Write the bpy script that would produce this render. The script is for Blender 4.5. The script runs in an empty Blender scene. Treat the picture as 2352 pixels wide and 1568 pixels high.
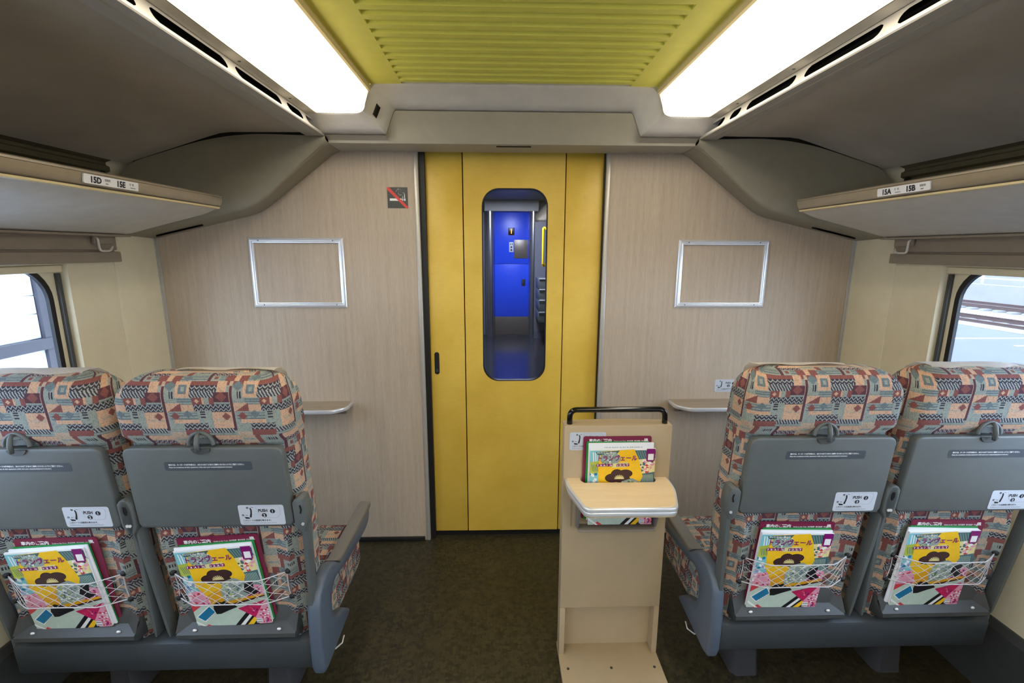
import bpy, bmesh, math, random
from mathutils import Matrix, Vector
random.seed(7)
SC = bpy.context.scene
COL = SC.collection
PI = math.pi

# ------------------------------------------------------------------ camera, world, exposure
cam_d = bpy.data.cameras.new('camera')
cam = bpy.data.objects.new('camera', cam_d)
COL.objects.link(cam)
cam_d.sensor_width = 36.0
cam_d.lens = 16.374
cam_d.clip_start = 0.02
cam_d.clip_end = 400
R_right, R_down, R_fwd = Vector((.9996, -.0277, .0029)), Vector((-.0025, -.1921, -.9814)), Vector((.0277, .981, -.1921))
cam.matrix_world = Matrix(((R_right.x, -R_down.x, -R_fwd.x, -.062),
                           (R_right.y, -R_down.y, -R_fwd.y, 0.0),
                           (R_right.z, -R_down.z, -R_fwd.z, 1.4506),
                           (0, 0, 0, 1)))
SC.camera = cam
vs = SC.view_settings
vs.view_transform = 'Standard'
vs.look = 'None'
vs.gamma = 1.0
vs.use_curve_mapping = False
vs.exposure = 0.35

LAMP = 8.0        # radiance of the ceiling diffusers
SKY = 8.6         # radiance of the overcast sky
VEST = 80.0       # watts of the vestibule ceiling lamp

world = bpy.data.worlds.new('sky_world')
SC.world = world
world.use_nodes = True
wn = world.node_tree
bg = wn.nodes['Background']
bg.inputs['Strength'].default_value = SKY
wtc = wn.nodes.new('ShaderNodeTexCoord')
wsep = wn.nodes.new('ShaderNodeSeparateXYZ')
wramp = wn.nodes.new('ShaderNodeValToRGB')
wramp.color_ramp.elements[0].position = 0.45
wramp.color_ramp.elements[0].color = (.70, .80, 1, 1)
wramp.color_ramp.elements[1].position = 1.0
wramp.color_ramp.elements[1].color = (.56, .72, 1, 1)
wmap = wn.nodes.new('ShaderNodeMapRange')
wmap.inputs['From Min'].default_value = -1
wn.links.new(wtc.outputs['Generated'], wsep.inputs[0])
wn.links.new(wsep.outputs['Z'], wmap.inputs['Value'])
wn.links.new(wmap.outputs[0], wramp.inputs[0])
wn.links.new(wramp.outputs[0], bg.inputs['Color'])

# ------------------------------------------------------------------ helpers: objects
def props(o, label=None, cat=None, group=None, kind=None):
    if label: o['label'] = label
    if cat: o['category'] = cat
    if group: o['group'] = group
    if kind: o['kind'] = kind
    return o

def empty(name, loc=(0, 0, 0), label=None, cat=None, group=None, kind=None):
    o = bpy.data.objects.new(name, None)
    o.empty_display_size = .05
    COL.objects.link(o)
    o.location = loc
    return props(o, label, cat, group, kind)

def link(name, me, parent=None):
    o = bpy.data.objects.new(name, me)
    COL.objects.link(o)
    if parent is not None:
        o.parent = parent
    return o

class MB:
    """collects shapes into one mesh"""
    def __init__(s):
        s.bm = bmesh.new()
        s.uv = s.bm.loops.layers.uv.new('UVMap')
    def box(s, x0, x1, y0, y1, z0, z1, bev=0, seg=2, M=None):
        m = Matrix.Translation(((x0+x1)/2, (y0+y1)/2, (z0+z1)/2)) @ Matrix.Diagonal((abs(x1-x0), abs(y1-y0), abs(z1-z0), 1))
        r = bmesh.ops.create_cube(s.bm, size=1, matrix=m)
        vs_ = r['verts']
        if bev:
            es = list({e for v in vs_ for e in v.link_edges})
            rb = bmesh.ops.bevel(s.bm, geom=es, offset=bev, segments=seg, affect='EDGES', profile=.5)
            vs_ = rb['verts']
        if M is not None:
            bmesh.ops.transform(s.bm, matrix=M, verts=list(vs_))
        return s
    def prism(s, pts, axis, a, b, bev=0, seg=2):
        """polygon (2-D) extruded between a and b along 'x', 'y' or 'z'"""
        f = {'x': lambda p, t: (t, p[0], p[1]), 'y': lambda p, t: (p[0], t, p[1]), 'z': lambda p, t: (p[0], p[1], t)}[axis]
        n = len(pts)
        va = [s.bm.verts.new(f(p, a)) for p in pts]
        vb = [s.bm.verts.new(f(p, b)) for p in pts]
        fs = [s.bm.faces.new(va), s.bm.faces.new(list(reversed(vb)))]
        for i in range(n):
            j = (i+1) % n
            fs.append(s.bm.faces.new((va[j], va[i], vb[i], vb[j])))
        bmesh.ops.recalc_face_normals(s.bm, faces=fs)
        if bev:
            es = list({e for f_ in fs[:2] for e in f_.edges})
            bmesh.ops.bevel(s.bm, geom=es, offset=bev, segments=seg, affect='EDGES', profile=.5)
        return s
    def tube(s, path, r, seg=8, caps=True, closed=False):
        P = [Vector(p) for p in path]
        n = len(P)
        rings = []
        up = Vector((0, 0, 1))
        prev = None
        for i in range(n):
            if closed: t = (P[(i+1) % n]-P[i-1])
            else: t = P[min(i+1, n-1)]-P[max(i-1, 0)]
            t.normalize()
            if prev is None:
                a = t.cross(up if abs(t.z) < .9 else Vector((1, 0, 0))).normalized()
            else:
                a = (prev - t*prev.dot(t)).normalized()
            prev = a
            b = t.cross(a)
            rr = r[i] if isinstance(r, (list, tuple)) else r
            rings.append([s.bm.verts.new(P[i]+a*rr*math.cos(2*PI*k/seg)+b*rr*math.sin(2*PI*k/seg)) for k in range(seg)])
        m = n if closed else n-1
        for i in range(m):
            A, B = rings[i], rings[(i+1) % n]
            for k in range(seg):
                s.bm.faces.new((A[k], A[(k+1) % seg], B[(k+1) % seg], B[k]))
        if caps and not closed:
            s.bm.faces.new(list(reversed(rings[0])))
            s.bm.faces.new(rings[-1])
        return s
    def cyl(s, c, axis, r, h, seg=20, r2=None):
        q = {'x': Matrix.Rotation(PI/2, 4, 'Y'), 'y': Matrix.Rotation(-PI/2, 4, 'X'), 'z': Matrix.Identity(4)}[axis]
        bmesh.ops.create_cone(s.bm, cap_ends=True, segments=seg, radius1=r, radius2=r if r2 is None else r2, depth=h, matrix=Matrix.Translation(c) @ q)
        return s
    def dome(s, c, r, sx=1, sy=1, sz=1):
        bmesh.ops.create_uvsphere(s.bm, u_segments=12, v_segments=8, radius=r, matrix=Matrix.Translation(c) @ Matrix.Diagonal((sx, sy, sz, 1)))
        return s
    def grid(s, rows, close_u=False):
        """rows: list of rows of points; makes quads"""
        V = [[s.bm.verts.new(p) for p in row] for row in rows]
        for i in range(len(V)-1):
            n = len(V[i])
            for k in range(n if close_u else n-1):
                s.bm.faces.new((V[i][k], V[i][(k+1) % n], V[i+1][(k+1) % n], V[i+1][k]))
        return V
    def poly(s, pts):
        return s.bm.faces.new([s.bm.verts.new(p) for p in pts])
    def boxuv(s, k=1.0):
        for f in s.bm.faces:
            n = f.normal
            for l in f.loops:
                c = l.vert.co
                ax = max(range(3), key=lambda i: abs(n[i]))
                l[s.uv].uv = ((c.y, c.z), (c.x, c.z), (c.x, c.y))[ax]
        return s
    def mesh(s, name, mats, smooth=False):
        bmesh.ops.remove_doubles(s.bm, verts=s.bm.verts, dist=1e-6) if False else None
        s.bm.normal_update()
        me = bpy.data.meshes.new(name)
        s.bm.to_mesh(me)
        s.bm.free()
        for m in (mats if isinstance(mats, (list, tuple)) else [mats]):
            me.materials.append(m)
        if smooth:
            me.shade_smooth()
            if smooth is not True:
                me.set_sharp_from_angle(angle=math.radians(smooth))
        return me
    def build(s, name, mats, parent=None, smooth=40, recalc=True):
        if recalc: bmesh.ops.recalc_face_normals(s.bm, faces=s.bm.faces)
        return link(name, s.mesh(name, mats, smooth), parent)

def rrect(x0, x1, z0, z1, r, n=8):
    pts = []
    for cx, cz, a0 in ((x1-r, z0+r, -PI/2), (x1-r, z1-r, 0), (x0+r, z1-r, PI/2), (x0+r, z0+r, PI)):
        for i in range(n+1):
            a = a0+PI/2*i/n
            pts.append((cx+r*math.cos(a), cz+r*math.sin(a)))
    return pts

def ring_outer(inner, x0, x1, z0, z1):
    """for each inner point the matching point on the outer rectangle"""
    ix0, ix1 = min(p[0] for p in inner), max(p[0] for p in inner)
    iz0, iz1 = min(p[1] for p in inner), max(p[1] for p in inner)
    out = []
    n = len(inner)//4
    cor = ((x1, z0), (x1, z1), (x0, z1), (x0, z0))
    for q in range(4):
        for i in range(n):
            p = inner[q*n+i]
            if i == 0:
                o = (p[0], z0) if q == 0 else (x1, p[1]) if q == 1 else (p[0], z1) if q == 2 else (x0, p[1])
            elif i == n-1:
                o = (x1, p[1]) if q == 0 else (p[0], z1) if q == 1 else (x0, p[1]) if q == 2 else (p[0], z0)
            else:
                f = i/(n-1)
                c = cor[q]
                a = out[q*n]
                e = {0: (x1, inner[q*n+n-1][1]), 1: (inner[q*n+n-1][0], z1), 2: (x0, inner[q*n+n-1][1]), 3: (inner[q*n+n-1][0], z0)}[q]
                if f <= .5: o = (a[0]+(c[0]-a[0])*2*f, a[1]+(c[1]-a[1])*2*f)
                else: o = (c[0]+(e[0]-c[0])*(2*f-1), c[1]+(e[1]-c[1])*(2*f-1))
            out.append(o)
    return out

def holed_slab(mb, inner, outer, axis, a, b):
    """slab with a hole: inner/outer matching 2-D loops, extruded a..b on the axis"""
    f = {'x': lambda p, t: (t, p[0], p[1]), 'y': lambda p, t: (p[0], t, p[1]), 'z': lambda p, t: (p[0], p[1], t)}[axis]
    rows = [[f(p, a) for p in inner], [f(p, a) for p in outer], [f(p, b) for p in outer], [f(p, b) for p in inner], [f(p, a) for p in inner]]
    mb.grid(rows, close_u=True)
    bmesh.ops.remove_doubles(mb.bm, verts=mb.bm.verts, dist=1e-7)
    return mb

def text_mesh(body, size, bold=0.0, align='LEFT', spacing=1.0, sx=1.0, shear=0):
    c = bpy.data.curves.new('lettering', 'FONT')
    c.body = body
    c.size = size
    c.offset = bold
    c.align_x = align
    c.space_character = spacing
    c.shear = shear
    c.resolution_u = 3
    o = bpy.data.objects.new('lettering', c)
    COL.objects.link(o)
    dg = bpy.context.evaluated_depsgraph_get()
    dg.update()
    me = bpy.data.meshes.new_from_object(o.evaluated_get(dg))
    bpy.data.objects.remove(o)
    bpy.data.curves.remove(c)
    if sx != 1:
        me.transform(Matrix.Diagonal((sx, 1, 1, 1)))
    me.materials.clear()
    return me

FRONT = Matrix.Rotation(PI/2, 4, 'X')     # xy text -> xz plane facing -y

def text_into(mb, body, size, x, z, y, mi=0, bold=0.0, align='LEFT', sx=1.0, spacing=1.0, M=FRONT):
    me = text_mesh(body, size, bold, align, spacing, sx)
    me.transform(Matrix.Translation((x, y, z)) @ M)
    n0 = len(mb.bm.faces)
    mb.bm.from_mesh(me)
    mb.bm.faces.ensure_lookup_table()
    for f in mb.bm.faces[n0:]:
        f.material_index = mi
    bpy.data.meshes.remove(me)
    return mb

def flat(mb, pts, y, mi=0):
    f = mb.poly([(p[0], y, p[1]) for p in pts])
    f.normal_update()
    if f.normal.y > 0: f.normal_flip()
    f.material_index = mi
    return mb

def disc(mb, cx, cz, r, y, mi=0, n=20, sx=1, sz=1):
    return flat(mb, [(cx+r*sx*math.cos(2*PI*k/n), cz+r*sz*math.sin(2*PI*k/n)) for k in range(n)], y, mi)

# ------------------------------------------------------------------ helpers: materials
def lin(c):
    return tuple(((v/255)/12.92 if v/255 <= .04045 else ((v/255+.055)/1.055)**2.4) for v in c)

class NT:
    def __init__(s, name):
        s.m = bpy.data.materials.new(name)
        s.m.use_nodes = True
        s.t = s.m.node_tree
        s.b = s.t.nodes['Principled BSDF']
    def node(s, typ, **kw):
        n = s.t.nodes.new(typ)
        for k, v in kw.items(): setattr(n, k, v)
        return n
    def put(s, sock, v):
        if isinstance(v, bpy.types.NodeSocket): s.t.links.new(v, sock)
        elif v is not None:
            if hasattr(sock.default_value, '__len__') and not isinstance(v, (int, float)):
                v = tuple(v)
                if len(sock.default_value) == 4 and len(v) == 3: v = v+(1,)
            sock.default_value = v
    def math(s, op, a, b=None, c=None):
        n = s.node('ShaderNodeMath', operation=op)
        for i, v in enumerate((a, b, c)):
            if v is not None: s.put(n.inputs[i], v)
        return n.outputs[0]
    def mix(s, f, a, b, blend='MIX'):
        n = s.node('ShaderNodeMix', data_type='RGBA', blend_type=blend)
        s.put(n.inputs[0], f); s.put(n.inputs[6], a); s.put(n.inputs[7], b)
        return n.outputs[2]
    def coord(s, kind='Object', scale=(1, 1, 1)):
        n = s.node('ShaderNodeTexCoord')
        mp = s.node('ShaderNodeMapping')
        mp.inputs['Scale'].default_value = scale
        s.t.links.new(n.outputs[kind], mp.inputs[0])
        return mp.outputs[0]
    def noise(s, vec, scale, detail=3, rough=.6):
        n = s.node('ShaderNodeTexNoise')
        s.t.links.new(vec, n.inputs['Vector'])
        n.inputs['Scale'].default_value = scale
        n.inputs['Detail'].default_value = detail
        n.inputs['Roughness'].default_value = rough
        return n.outputs['Fac']
    def rng(s, v, a, b, c, d):
        n = s.node('ShaderNodeMapRange')
        s.put(n.inputs[0], v)
        for i, q in enumerate((a, b, c, d)): n.inputs[i+1].default_value = q
        return n.outputs[0]
    def bump(s, h, strength=.2, dist=.002):
        n = s.node('ShaderNodeBump')
        n.inputs['Strength'].default_value = strength
        n.inputs['Distance'].default_value = dist
        s.t.links.new(h, n.inputs['Height'])
        s.t.links.new(n.outputs[0], s.b.inputs['Normal'])
    def base(s, col=None, rough=None, metal=None, spec=None):
        if col is not None: s.put(s.b.inputs['Base Color'], col)
        if rough is not None: s.put(s.b.inputs['Roughness'], rough)
        if metal is not None: s.put(s.b.inputs['Metallic'], metal)
        if spec is not None: s.put(s.b.inputs['Specular IOR Level'], spec)
        return s

def plain(name, rgb, rough=.5, metal=0, var=.08, vscale=18, bump=0, bscale=400, scale=(1, 1, 1), spec=None):
    t = NT(name)
    c = lin(rgb)
    v = t.coord('Object', scale)
    n = t.noise(v, vscale)
    f = t.rng(n, .3, .7, 1-var, 1+var)
    mul = t.node('ShaderNodeVectorMath', operation='SCALE')
    mul.inputs[0].default_value = c
    t.put(mul.inputs['Scale'], f)
    t.base(mul.outputs[0], rough, metal, spec)
    if bump:
        t.bump(t.noise(v, bscale, 2), bump, .001)
    return t.m

def emit(name, rgb, strength):
    t = NT(name)
    t.base((0, 0, 0), .5)
    t.put(t.b.inputs['Emission Color'], lin(rgb))
    t.b.inputs['Emission Strength'].default_value = strength
    return t.m

M = {}
M['grey_trim'] = plain('grey_moulding', (212, 208, 202), .55, var=.04, bump=.25, bscale=900)
M['header'] = plain('warm_grey_moulding', (172, 166, 150), .55, var=.04, bump=.25, bscale=900)
M['corner'] = plain('shaded_grey_moulding', (150, 144, 126), .6, var=.04, bump=.25, bscale=900)  # darker copy of the header moulding, the corners' weaker light put into its colour
M['ceil_panel'] = plain('dark_grey_fabric_ceiling', (184, 177, 166), .8, var=.07, vscale=6, bump=.3, bscale=1200)
M['rack_under'] = plain('light_grey_rack', (208, 202, 190), .6, var=.05, bump=.2, bscale=900)
M['rack_metal'] = plain('champagne_aluminium', (176, 166, 148), .38, metal=.55, var=.05)
M['lip'] = plain('ivory_strip', (226, 208, 160), .4, var=.03)
M['strip_alu'] = plain('satin_aluminium', (186, 183, 176), .36, metal=.3, var=.05, scale=(1, .05, 1), vscale=60)
M['cream'] = plain('cream_wall', (224, 213, 182), .55, var=.03, bump=.15, bscale=1200)
M['belt'] = plain('taupe_pelmet', (150, 138, 122), .6, var=.05, bump=.2, bscale=900)
M['white_plastic'] = plain('white_plastic', (216, 212, 202), .35, var=.02)
M['black'] = plain('black_rubber', (22, 22, 24), .5, var=.1)
M['void'] = plain('dark_recess', (16, 14, 12), .9, var=.05)
M['chrome'] = plain('polished_aluminium', (226, 229, 233), .24, metal=.45, var=.02)
M['brushed'] = plain('brushed_aluminium', (190, 192, 196), .3, metal=1, var=.06, scale=(40, 40, 1), vscale=8)
M['plastic'] = plain('grey_seat_plastic', (90, 95, 94), .42, var=.05, bump=.3, bscale=1500)
M['plastic_dk'] = plain('dark_grey_seat_plastic', (62, 64, 64), .45, var=.08, bump=.2, bscale=900)
M['plastic_pad'] = plain('warm_grey_arm_pad', (116, 112, 106), .5, var=.04, bump=.25, bscale=1500)
M['beam'] = plain('slate_seat_beam', (64, 70, 75), .42, var=.06, bump=.3, bscale=1200)
M['leg_grey'] = plain('grey_pedestal', (64, 64, 68), .5, var=.06)
M['paper'] = plain('white_paper', (236, 238, 242), .5, var=.02)
M['sticker'] = plain('pale_label_film', (196, 202, 211), .4, var=.02)
M['ink'] = plain('dark_print', (34, 36, 48), .5, var=.02)
M['ink_light'] = plain('grey_print', (150, 156, 166), .5, var=.02)
M['white_ink'] = plain('white_print', (240, 240, 240), .5, var=.02)
M['maroon'] = plain('maroon_card', (122, 32, 66), .38, var=.04)
M['green'] = plain('green_cover', (20, 140, 62), .35, var=.04)
M['cord'] = plain('white_elastic_cord', (200, 198, 202), .6, var=.05)
M['beige'] = plain('beige_laminate', (180, 160, 128), .5, var=.035, vscale=8, bump=.25, bscale=700)
M['handle_black'] = plain('gloss_black_tube', (14, 14, 15), .14, var=.05)
M['cover_cloth'] = plain('white_head_cloth', (232, 226, 218), .8, var=.02, bump=.2, bscale=900)
M['sign_grey'] = plain('sign_dark_grey', (62, 64, 62), .45, var=.02)
M['sign_red'] = plain('sign_red', (222, 62, 52), .45, var=.02)
M['olive_rail'] = plain('dark_olive_rail', (98, 92, 72), .5, metal=.2, var=.06)  # the rail's own dark olive finish
M['blue'] = plain('blue_door_paint', (8, 70, 225), .35, var=.03)
M['kick'] = plain('brushed_steel_kick_plate', (120, 112, 104), .4, metal=.6, var=.08)
M['yellow_tube'] = plain('yellow_handrail_paint', (232, 196, 20), .35, var=.03)
M['vest_wall'] = plain('grey_vestibule_wall', (96, 98, 108), .5, var=.05)
M['led_box'] = plain('black_display_box', (44, 20, 8), .3, var=.05)
M['led'] = emit('orange_led', (255, 160, 40), 5)
def diffuser_mat():
    t = NT('lamp_diffuser')
    t.base((.8, .8, .78), .4)
    sep = t.node('ShaderNodeSeparateXYZ')
    t.t.links.new(t.coord('Object'), sep.inputs[0])
    ax = t.math('ABSOLUTE', t.math('ADD', sep.outputs[0], 0.0))
    f = t.rng(ax, .098, .045, .12, 1.0)          # the tubes sit behind the middle of the cover
    t.put(t.b.inputs['Emission Color'], t.mix(f, lin((255, 236, 196)), lin((255, 244, 226))))
    t.put(t.b.inputs['Emission Strength'], t.math('MULTIPLY', f, LAMP))
    return t.m
M['diffuser'] = diffuser_mat()
M['vest_lamp'] = emit('vestibule_lamp_panel', (235, 240, 255), 5)

def wood_mat(name, a, b, vertical=True):
    t = NT(name)
    v = t.coord('Object', (1, 1, .045) if vertical else (.045, 1, 1))
    n1 = t.noise(v, 420, 3, .7)
    n2 = t.noise(v, 60, 2, .5)
    f = t.math('ADD', t.math('MULTIPLY', t.rng(n1, .3, .7, 0, 1), .6), t.math('MULTIPLY', t.rng(n2, .3, .7, 0, 1), .4))
    t.base(t.mix(f, lin(a), lin(b)), .5, 0, .35)
    t.bump(n1, .15, .001)
    return t.m
M['wood'] = wood_mat('taupe_wood_laminate', (170, 154, 135), (200, 184, 163))
M['table_wood'] = wood_mat('pale_wood_laminate', (214, 188, 146), (232, 208, 168), False)
M['wall_table_top'] = wood_mat('taupe_table_laminate', (150, 136, 118), (178, 164, 146), False)

def yellow_mat():
    t = NT('yellow_door_paint')
    v = t.coord('Object', (1, 1, 1))
    n = t.noise(v, 5, 4, .55)
    v2 = t.coord('Object', (.25, 1, 3))
    n2 = t.noise(v2, 90, 3, .6)
    c = t.mix(t.rng(n, .3, .7, 0, 1), lin((220, 182, 68)), lin((236, 200, 88)))
    c = t.mix(t.math('MULTIPLY', t.rng(n2, .52, .75, 0, 1), .18), c, lin((160, 134, 60)))
    t.base(c, .42)
    t.bump(t.noise(v, 900, 2), .12, .001)
    return t.m
M['yellow'] = yellow_mat()
M['ceil_yellow'] = plain('yellow_green_ceiling', (226, 222, 100), .6, var=.03, bump=.25, bscale=900)

def carpet_mat():
    t = NT('dark_olive_floor')
    v = t.coord('Object')
    vo = t.node('ShaderNodeTexVoronoi', distance='MANHATTAN')
    t.t.links.new(v, vo.inputs['Vector'])
    vo.inputs['Scale'].default_value = 75
    sep = t.node('ShaderNodeSeparateColor')
    t.t.links.new(vo.outputs['Color'], sep.inputs[0])
    n = t.noise(v, 260, 3, .7)
    f = t.math('ADD', t.math('MULTIPLY', sep.outputs[0], .65), t.math('MULTIPLY', n, .4))
    c = t.mix(t.rng(f, .2, .9, 0, 1), lin((39, 36, 26)), lin((66, 61, 41)))
    t.base(c, .38, 0, .4)
    t.bump(n, .3, .001)
    return t.m
M['floor'] = carpet_mat()

def glass_mat(name, tint=(.93, .96, .97), gloss=.06):
    t = NT(name)
    t.t.nodes.remove(t.b)
    out = [n for n in t.t.nodes if n.type == 'OUTPUT_MATERIAL'][0]
    tr = t.node('ShaderNodeBsdfTransparent'); tr.inputs[0].default_value = tint+(1,)
    gl = t.node('ShaderNodeBsdfGlossy'); gl.inputs['Roughness'].default_value = .02
    mx = t.node('ShaderNodeMixShader')
    lw = t.node('ShaderNodeLayerWeight'); lw.inputs['Blend'].default_value = .5
    t.put(mx.inputs[0], t.math('ADD', .03, t.math('MULTIPLY', t.math('POWER', lw.outputs['Facing'], 5.0), .8)))
    t.t.links.new(tr.outputs[0], mx.inputs[1]); t.t.links.new(gl.outputs[0], mx.inputs[2])
    t.t.links.new(mx.outputs[0], out.inputs['Surface'])
    return t.m
M['glass'] = glass_mat('window_glass')
M['door_glass'] = glass_mat('tinted_door_glass', (.72, .75, .82))

def fabric_mat():
    """woven patchwork moquette: a repeat of 740 x 880 units laid out as rectangles, zigzags, stripes, diamonds"""
    t = NT('patchwork_moquette')
    uvn = t.node('ShaderNodeUVMap')
    sep = t.node('ShaderNodeSeparateXYZ')
    t.t.links.new(uvn.outputs[0], sep.inputs[0])
    K = 740/.166
    q = lambda v, st: t.math('MULTIPLY', t.math('FLOOR', t.math('DIVIDE', v, st)), st)
    U0 = t.math('MULTIPLY', sep.outputs[0], K)
    V0 = t.math('MULTIPLY', sep.outputs[1], -K)
    U = q(t.math('FLOORED_MODULO', U0, 740.0), 6.0)
    V = q(t.math('FLOORED_MODULO', V0, 880.0), 9.0)
    Ux = t.math('ADD', U, 480.0)
    Vx = t.math('ADD', V, 120.0)
    C = {k: lin(v) for k, v in dict(peach=(204, 166, 138), rust=(134, 82, 76), maroon=(92, 58, 66), teal=(108, 122, 126),
         mint=(148, 156, 148), navy=(58, 54, 64), sand=(186, 164, 142), pale=(160, 166, 164)).items()}
    # shared weave motifs
    tri = t.math('MULTIPLY', t.math('ABSOLUTE', t.math('SUBTRACT', t.math('FRACT', t.math('DIVIDE', U, 54.0)), .5)), 62.0)
    zz = t.math('LESS_THAN', t.math('FRACT', t.math('DIVIDE', t.math('ADD', V, tri), 44.0)), .36)
    zig = t.mix(zz, C['navy'], C['pale'])
    zigr = t.mix(zz, C['maroon'], C['pale'])
    dg = t.math('LESS_THAN', t.math('FRACT', t.math('DIVIDE', t.math('SUBTRACT', U, t.math('MULTIPLY', V, .55)), 34.0)), .5)
    diag = t.mix(dg, C['navy'], C['pale'])
    vb = t.math('LESS_THAN', t.math('FRACT', t.math('DIVIDE', U, 26.0)), .5)
    hb = t.math('LESS_THAN', t.math('FRACT', t.math('DIVIDE', V, 34.0)), .5)
    S = dict(C, zig=zig, zigr=zigr, diag=diag, vbar=t.mix(vb, C['mint'], C['navy']), hbar=t.mix(hb, C['mint'], C['navy']),
             tealw=t.mix(hb, C['teal'], C['mint']))
    def rect(x0, x1, y0, y1):
        a = t.math('COMPARE', Ux, (x0+x1)/2, (x1-x0)/2)
        b = t.math('COMPARE', Vx, (y0+y1)/2, (y1-y0)/2)
        return t.math('MULTIPLY', a, b)
    def dia(cx, cy, r):
        return t.math('LESS_THAN', t.math('ADD', t.math('ABSOLUTE', t.math('SUBTRACT', Ux, cx)), t.math('ABSOLUTE', t.math('SUBTRACT', Vx, cy))), r)
    def trir(x0, x1, y0, y1):   # lower-right triangle
        return t.math('MULTIPLY', rect(x0, x1, y0, y1), t.math('GREATER_THAN', t.math('ADD', t.math('DIVIDE', t.math('SUBTRACT', Ux, x0), x1-x0), t.math('DIVIDE', t.math('SUBTRACT', Vx, y0), y1-y0)), 1.0))
    col = C['mint']
    L = [('r', 480, 660, 120, 250, 'sand'), ('r', 500, 640, 160, 200, 'mint'), ('r', 660, 720, 120, 250, 'rust'), ('r', 720, 920, 120, 250, 'mint'),
         ('r', 770, 885, 150, 195, 'vbar'), ('r', 920, 960, 120, 350, 'maroon'), ('r', 960, 1220, 120, 190, 'peach'), ('r', 960, 1200, 190, 250, 'zigr'),
         ('r', 480, 540, 250, 350, 'peach'), ('r', 540, 640, 250, 350, 'rust'), ('r', 630, 915, 255, 340, 'tealw'), ('d', 700, 295, 50, 'teal'),
         ('r', 960, 1055, 250, 350, 'mint'), ('r', 985, 1030, 270, 315, 'rust'), ('r', 1055, 1120, 250, 340, 'tealw'), ('r', 1120, 1220, 250, 350, 'rust'),
         ('r', 480, 1220, 340, 392, 'rust'), ('r', 590, 750, 340, 540, 'peach'), ('r', 628, 715, 388, 492, 'teal'), ('r', 655, 690, 415, 465, 'mint'),
         ('r', 750, 1050, 392, 460, 'zig'), ('r', 750, 1040, 460, 540, 'diag'), ('r', 1050, 1150, 340, 490, 'peach'), ('r', 1010, 1180, 480, 600, 'maroon'),
         ('d', 1095, 530, 62, 'rust'), ('r', 480, 590, 400, 600, 'mint'), ('r', 520, 580, 465, 550, 'vbar'), ('d', 535, 400, 66, 'teal'), ('r', 1180, 1220, 340, 640, 'sand'),
         ('r', 610, 770, 540, 620, 'tealw'), ('r', 770, 880, 540, 620, 'rust'), ('d', 822, 580, 26, 'peach'), ('r', 880, 905, 540, 620, 'peach'),
         ('r', 905, 955, 540, 620, 'mint'), ('r', 955, 1010, 540, 620, 'rust'), ('r', 1010, 1180, 590, 625, 'tealw'),
         ('r', 480, 640, 600, 710, 'peach'), ('t', 480, 640, 600, 710, 'rust'), ('r', 640, 775, 620, 710, 'peach'), ('r', 775, 1180, 620, 712, 'zig'),
         ('r', 500, 810, 705, 800, 'tealw'), ('d', 560, 760, 52, 'rust'), ('d', 700, 735, 50, 'teal'), ('r', 810, 970, 690, 830, 'mint'), ('r', 840, 890, 700, 800, 'hbar'),
         ('r', 970, 1185, 712, 905, 'peach'), ('r', 985, 1170, 790, 830, 'sand'), ('d', 1120, 765, 50, 'rust'), ('r', 540, 810, 800, 842, 'peach'), ('r', 480, 640, 842, 960, 'mint'),
         ('r', 640, 900, 846, 925, 'zig'), ('r', 900, 1190, 905, 960, 'diag'), ('r', 640, 900, 925, 1000, 'rust'), ('r', 480, 640, 955, 1000, 'sand'),
         ('r', 1185, 1212, 400, 930, 'maroon'), ('r', 900, 1190, 960, 1000, 'tealw')]
    for e in L:
        k, k2 = e[0], e[-1]
        m = rect(*e[1:5]) if k == 'r' else dia(*e[1:4]) if k == 'd' else trir(*e[1:5])
        col = t.mix(m, col, S[k2])
    # weave: cross ribs and stippling
    rib = t.math('FRACT', t.math('DIVIDE', V0, 13.0))
    ribm = t.math('LESS_THAN', rib, .3)
    col = t.mix(t.math('MULTIPLY', ribm, .38), col, C['navy'])
    wn_ = t.node('ShaderNodeTexWhiteNoise', noise_dimensions='2D')
    cv = t.node('ShaderNodeCombineXYZ')
    t.put(cv.inputs[0], q(U0, 7.0)); t.put(cv.inputs[1], q(V0, 13.0))
    t.t.links.new(cv.outputs[0], wn_.inputs['Vector'])
    col = t.mix(t.math('MULTIPLY', t.math('LESS_THAN', wn_.outputs[0], .28), .28), col, C['navy'])
    t.base(col, .9, 0, .15)
    t.bump(rib, .35, .001)
    return t.m
M['fabric'] = fabric_mat()

def curve(pts, n):
    """resample an open polyline with n points by arc length"""
    d = [0]
    for a, b in zip(pts, pts[1:]): d.append(d[-1]+(Vector(b)-Vector(a)).length)
    out = []
    for i in range(n):
        s_ = d[-1]*i/(n-1)
        k = 0
        while k < len(pts)-2 and d[k+1] < s_: k += 1
        f = (s_-d[k])/max(1e-9, d[k+1]-d[k])
        out.append(tuple(Vector(pts[k]).lerp(Vector(pts[k+1]), f)))
    return out

def fillet(pts, r, n=5):
    """round the inner corners of a 2-D/3-D polyline"""
    out = [tuple(pts[0])]
    for i in range(1, len(pts)-1):
        p, a, b = Vector(pts[i]), Vector(pts[i-1]), Vector(pts[i+1])
        la, lb = (a-p).length, (b-p).length
        rr = min(r[i] if isinstance(r, (list, tuple)) else r, la*.48, lb*.48)
        A, B = p+(a-p)/la*rr, p+(b-p)/lb*rr
        for k in range(n+1):
            t_ = k/n
            out.append(tuple(A*(1-t_)**2+p*2*t_*(1-t_)+B*t_**2))
    out.append(tuple(pts[-1]))
    return out

YB = -3.6          # back of the modelled saloon
D = 2.15           # the far end wall
HW = 1.58          # half width

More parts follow.
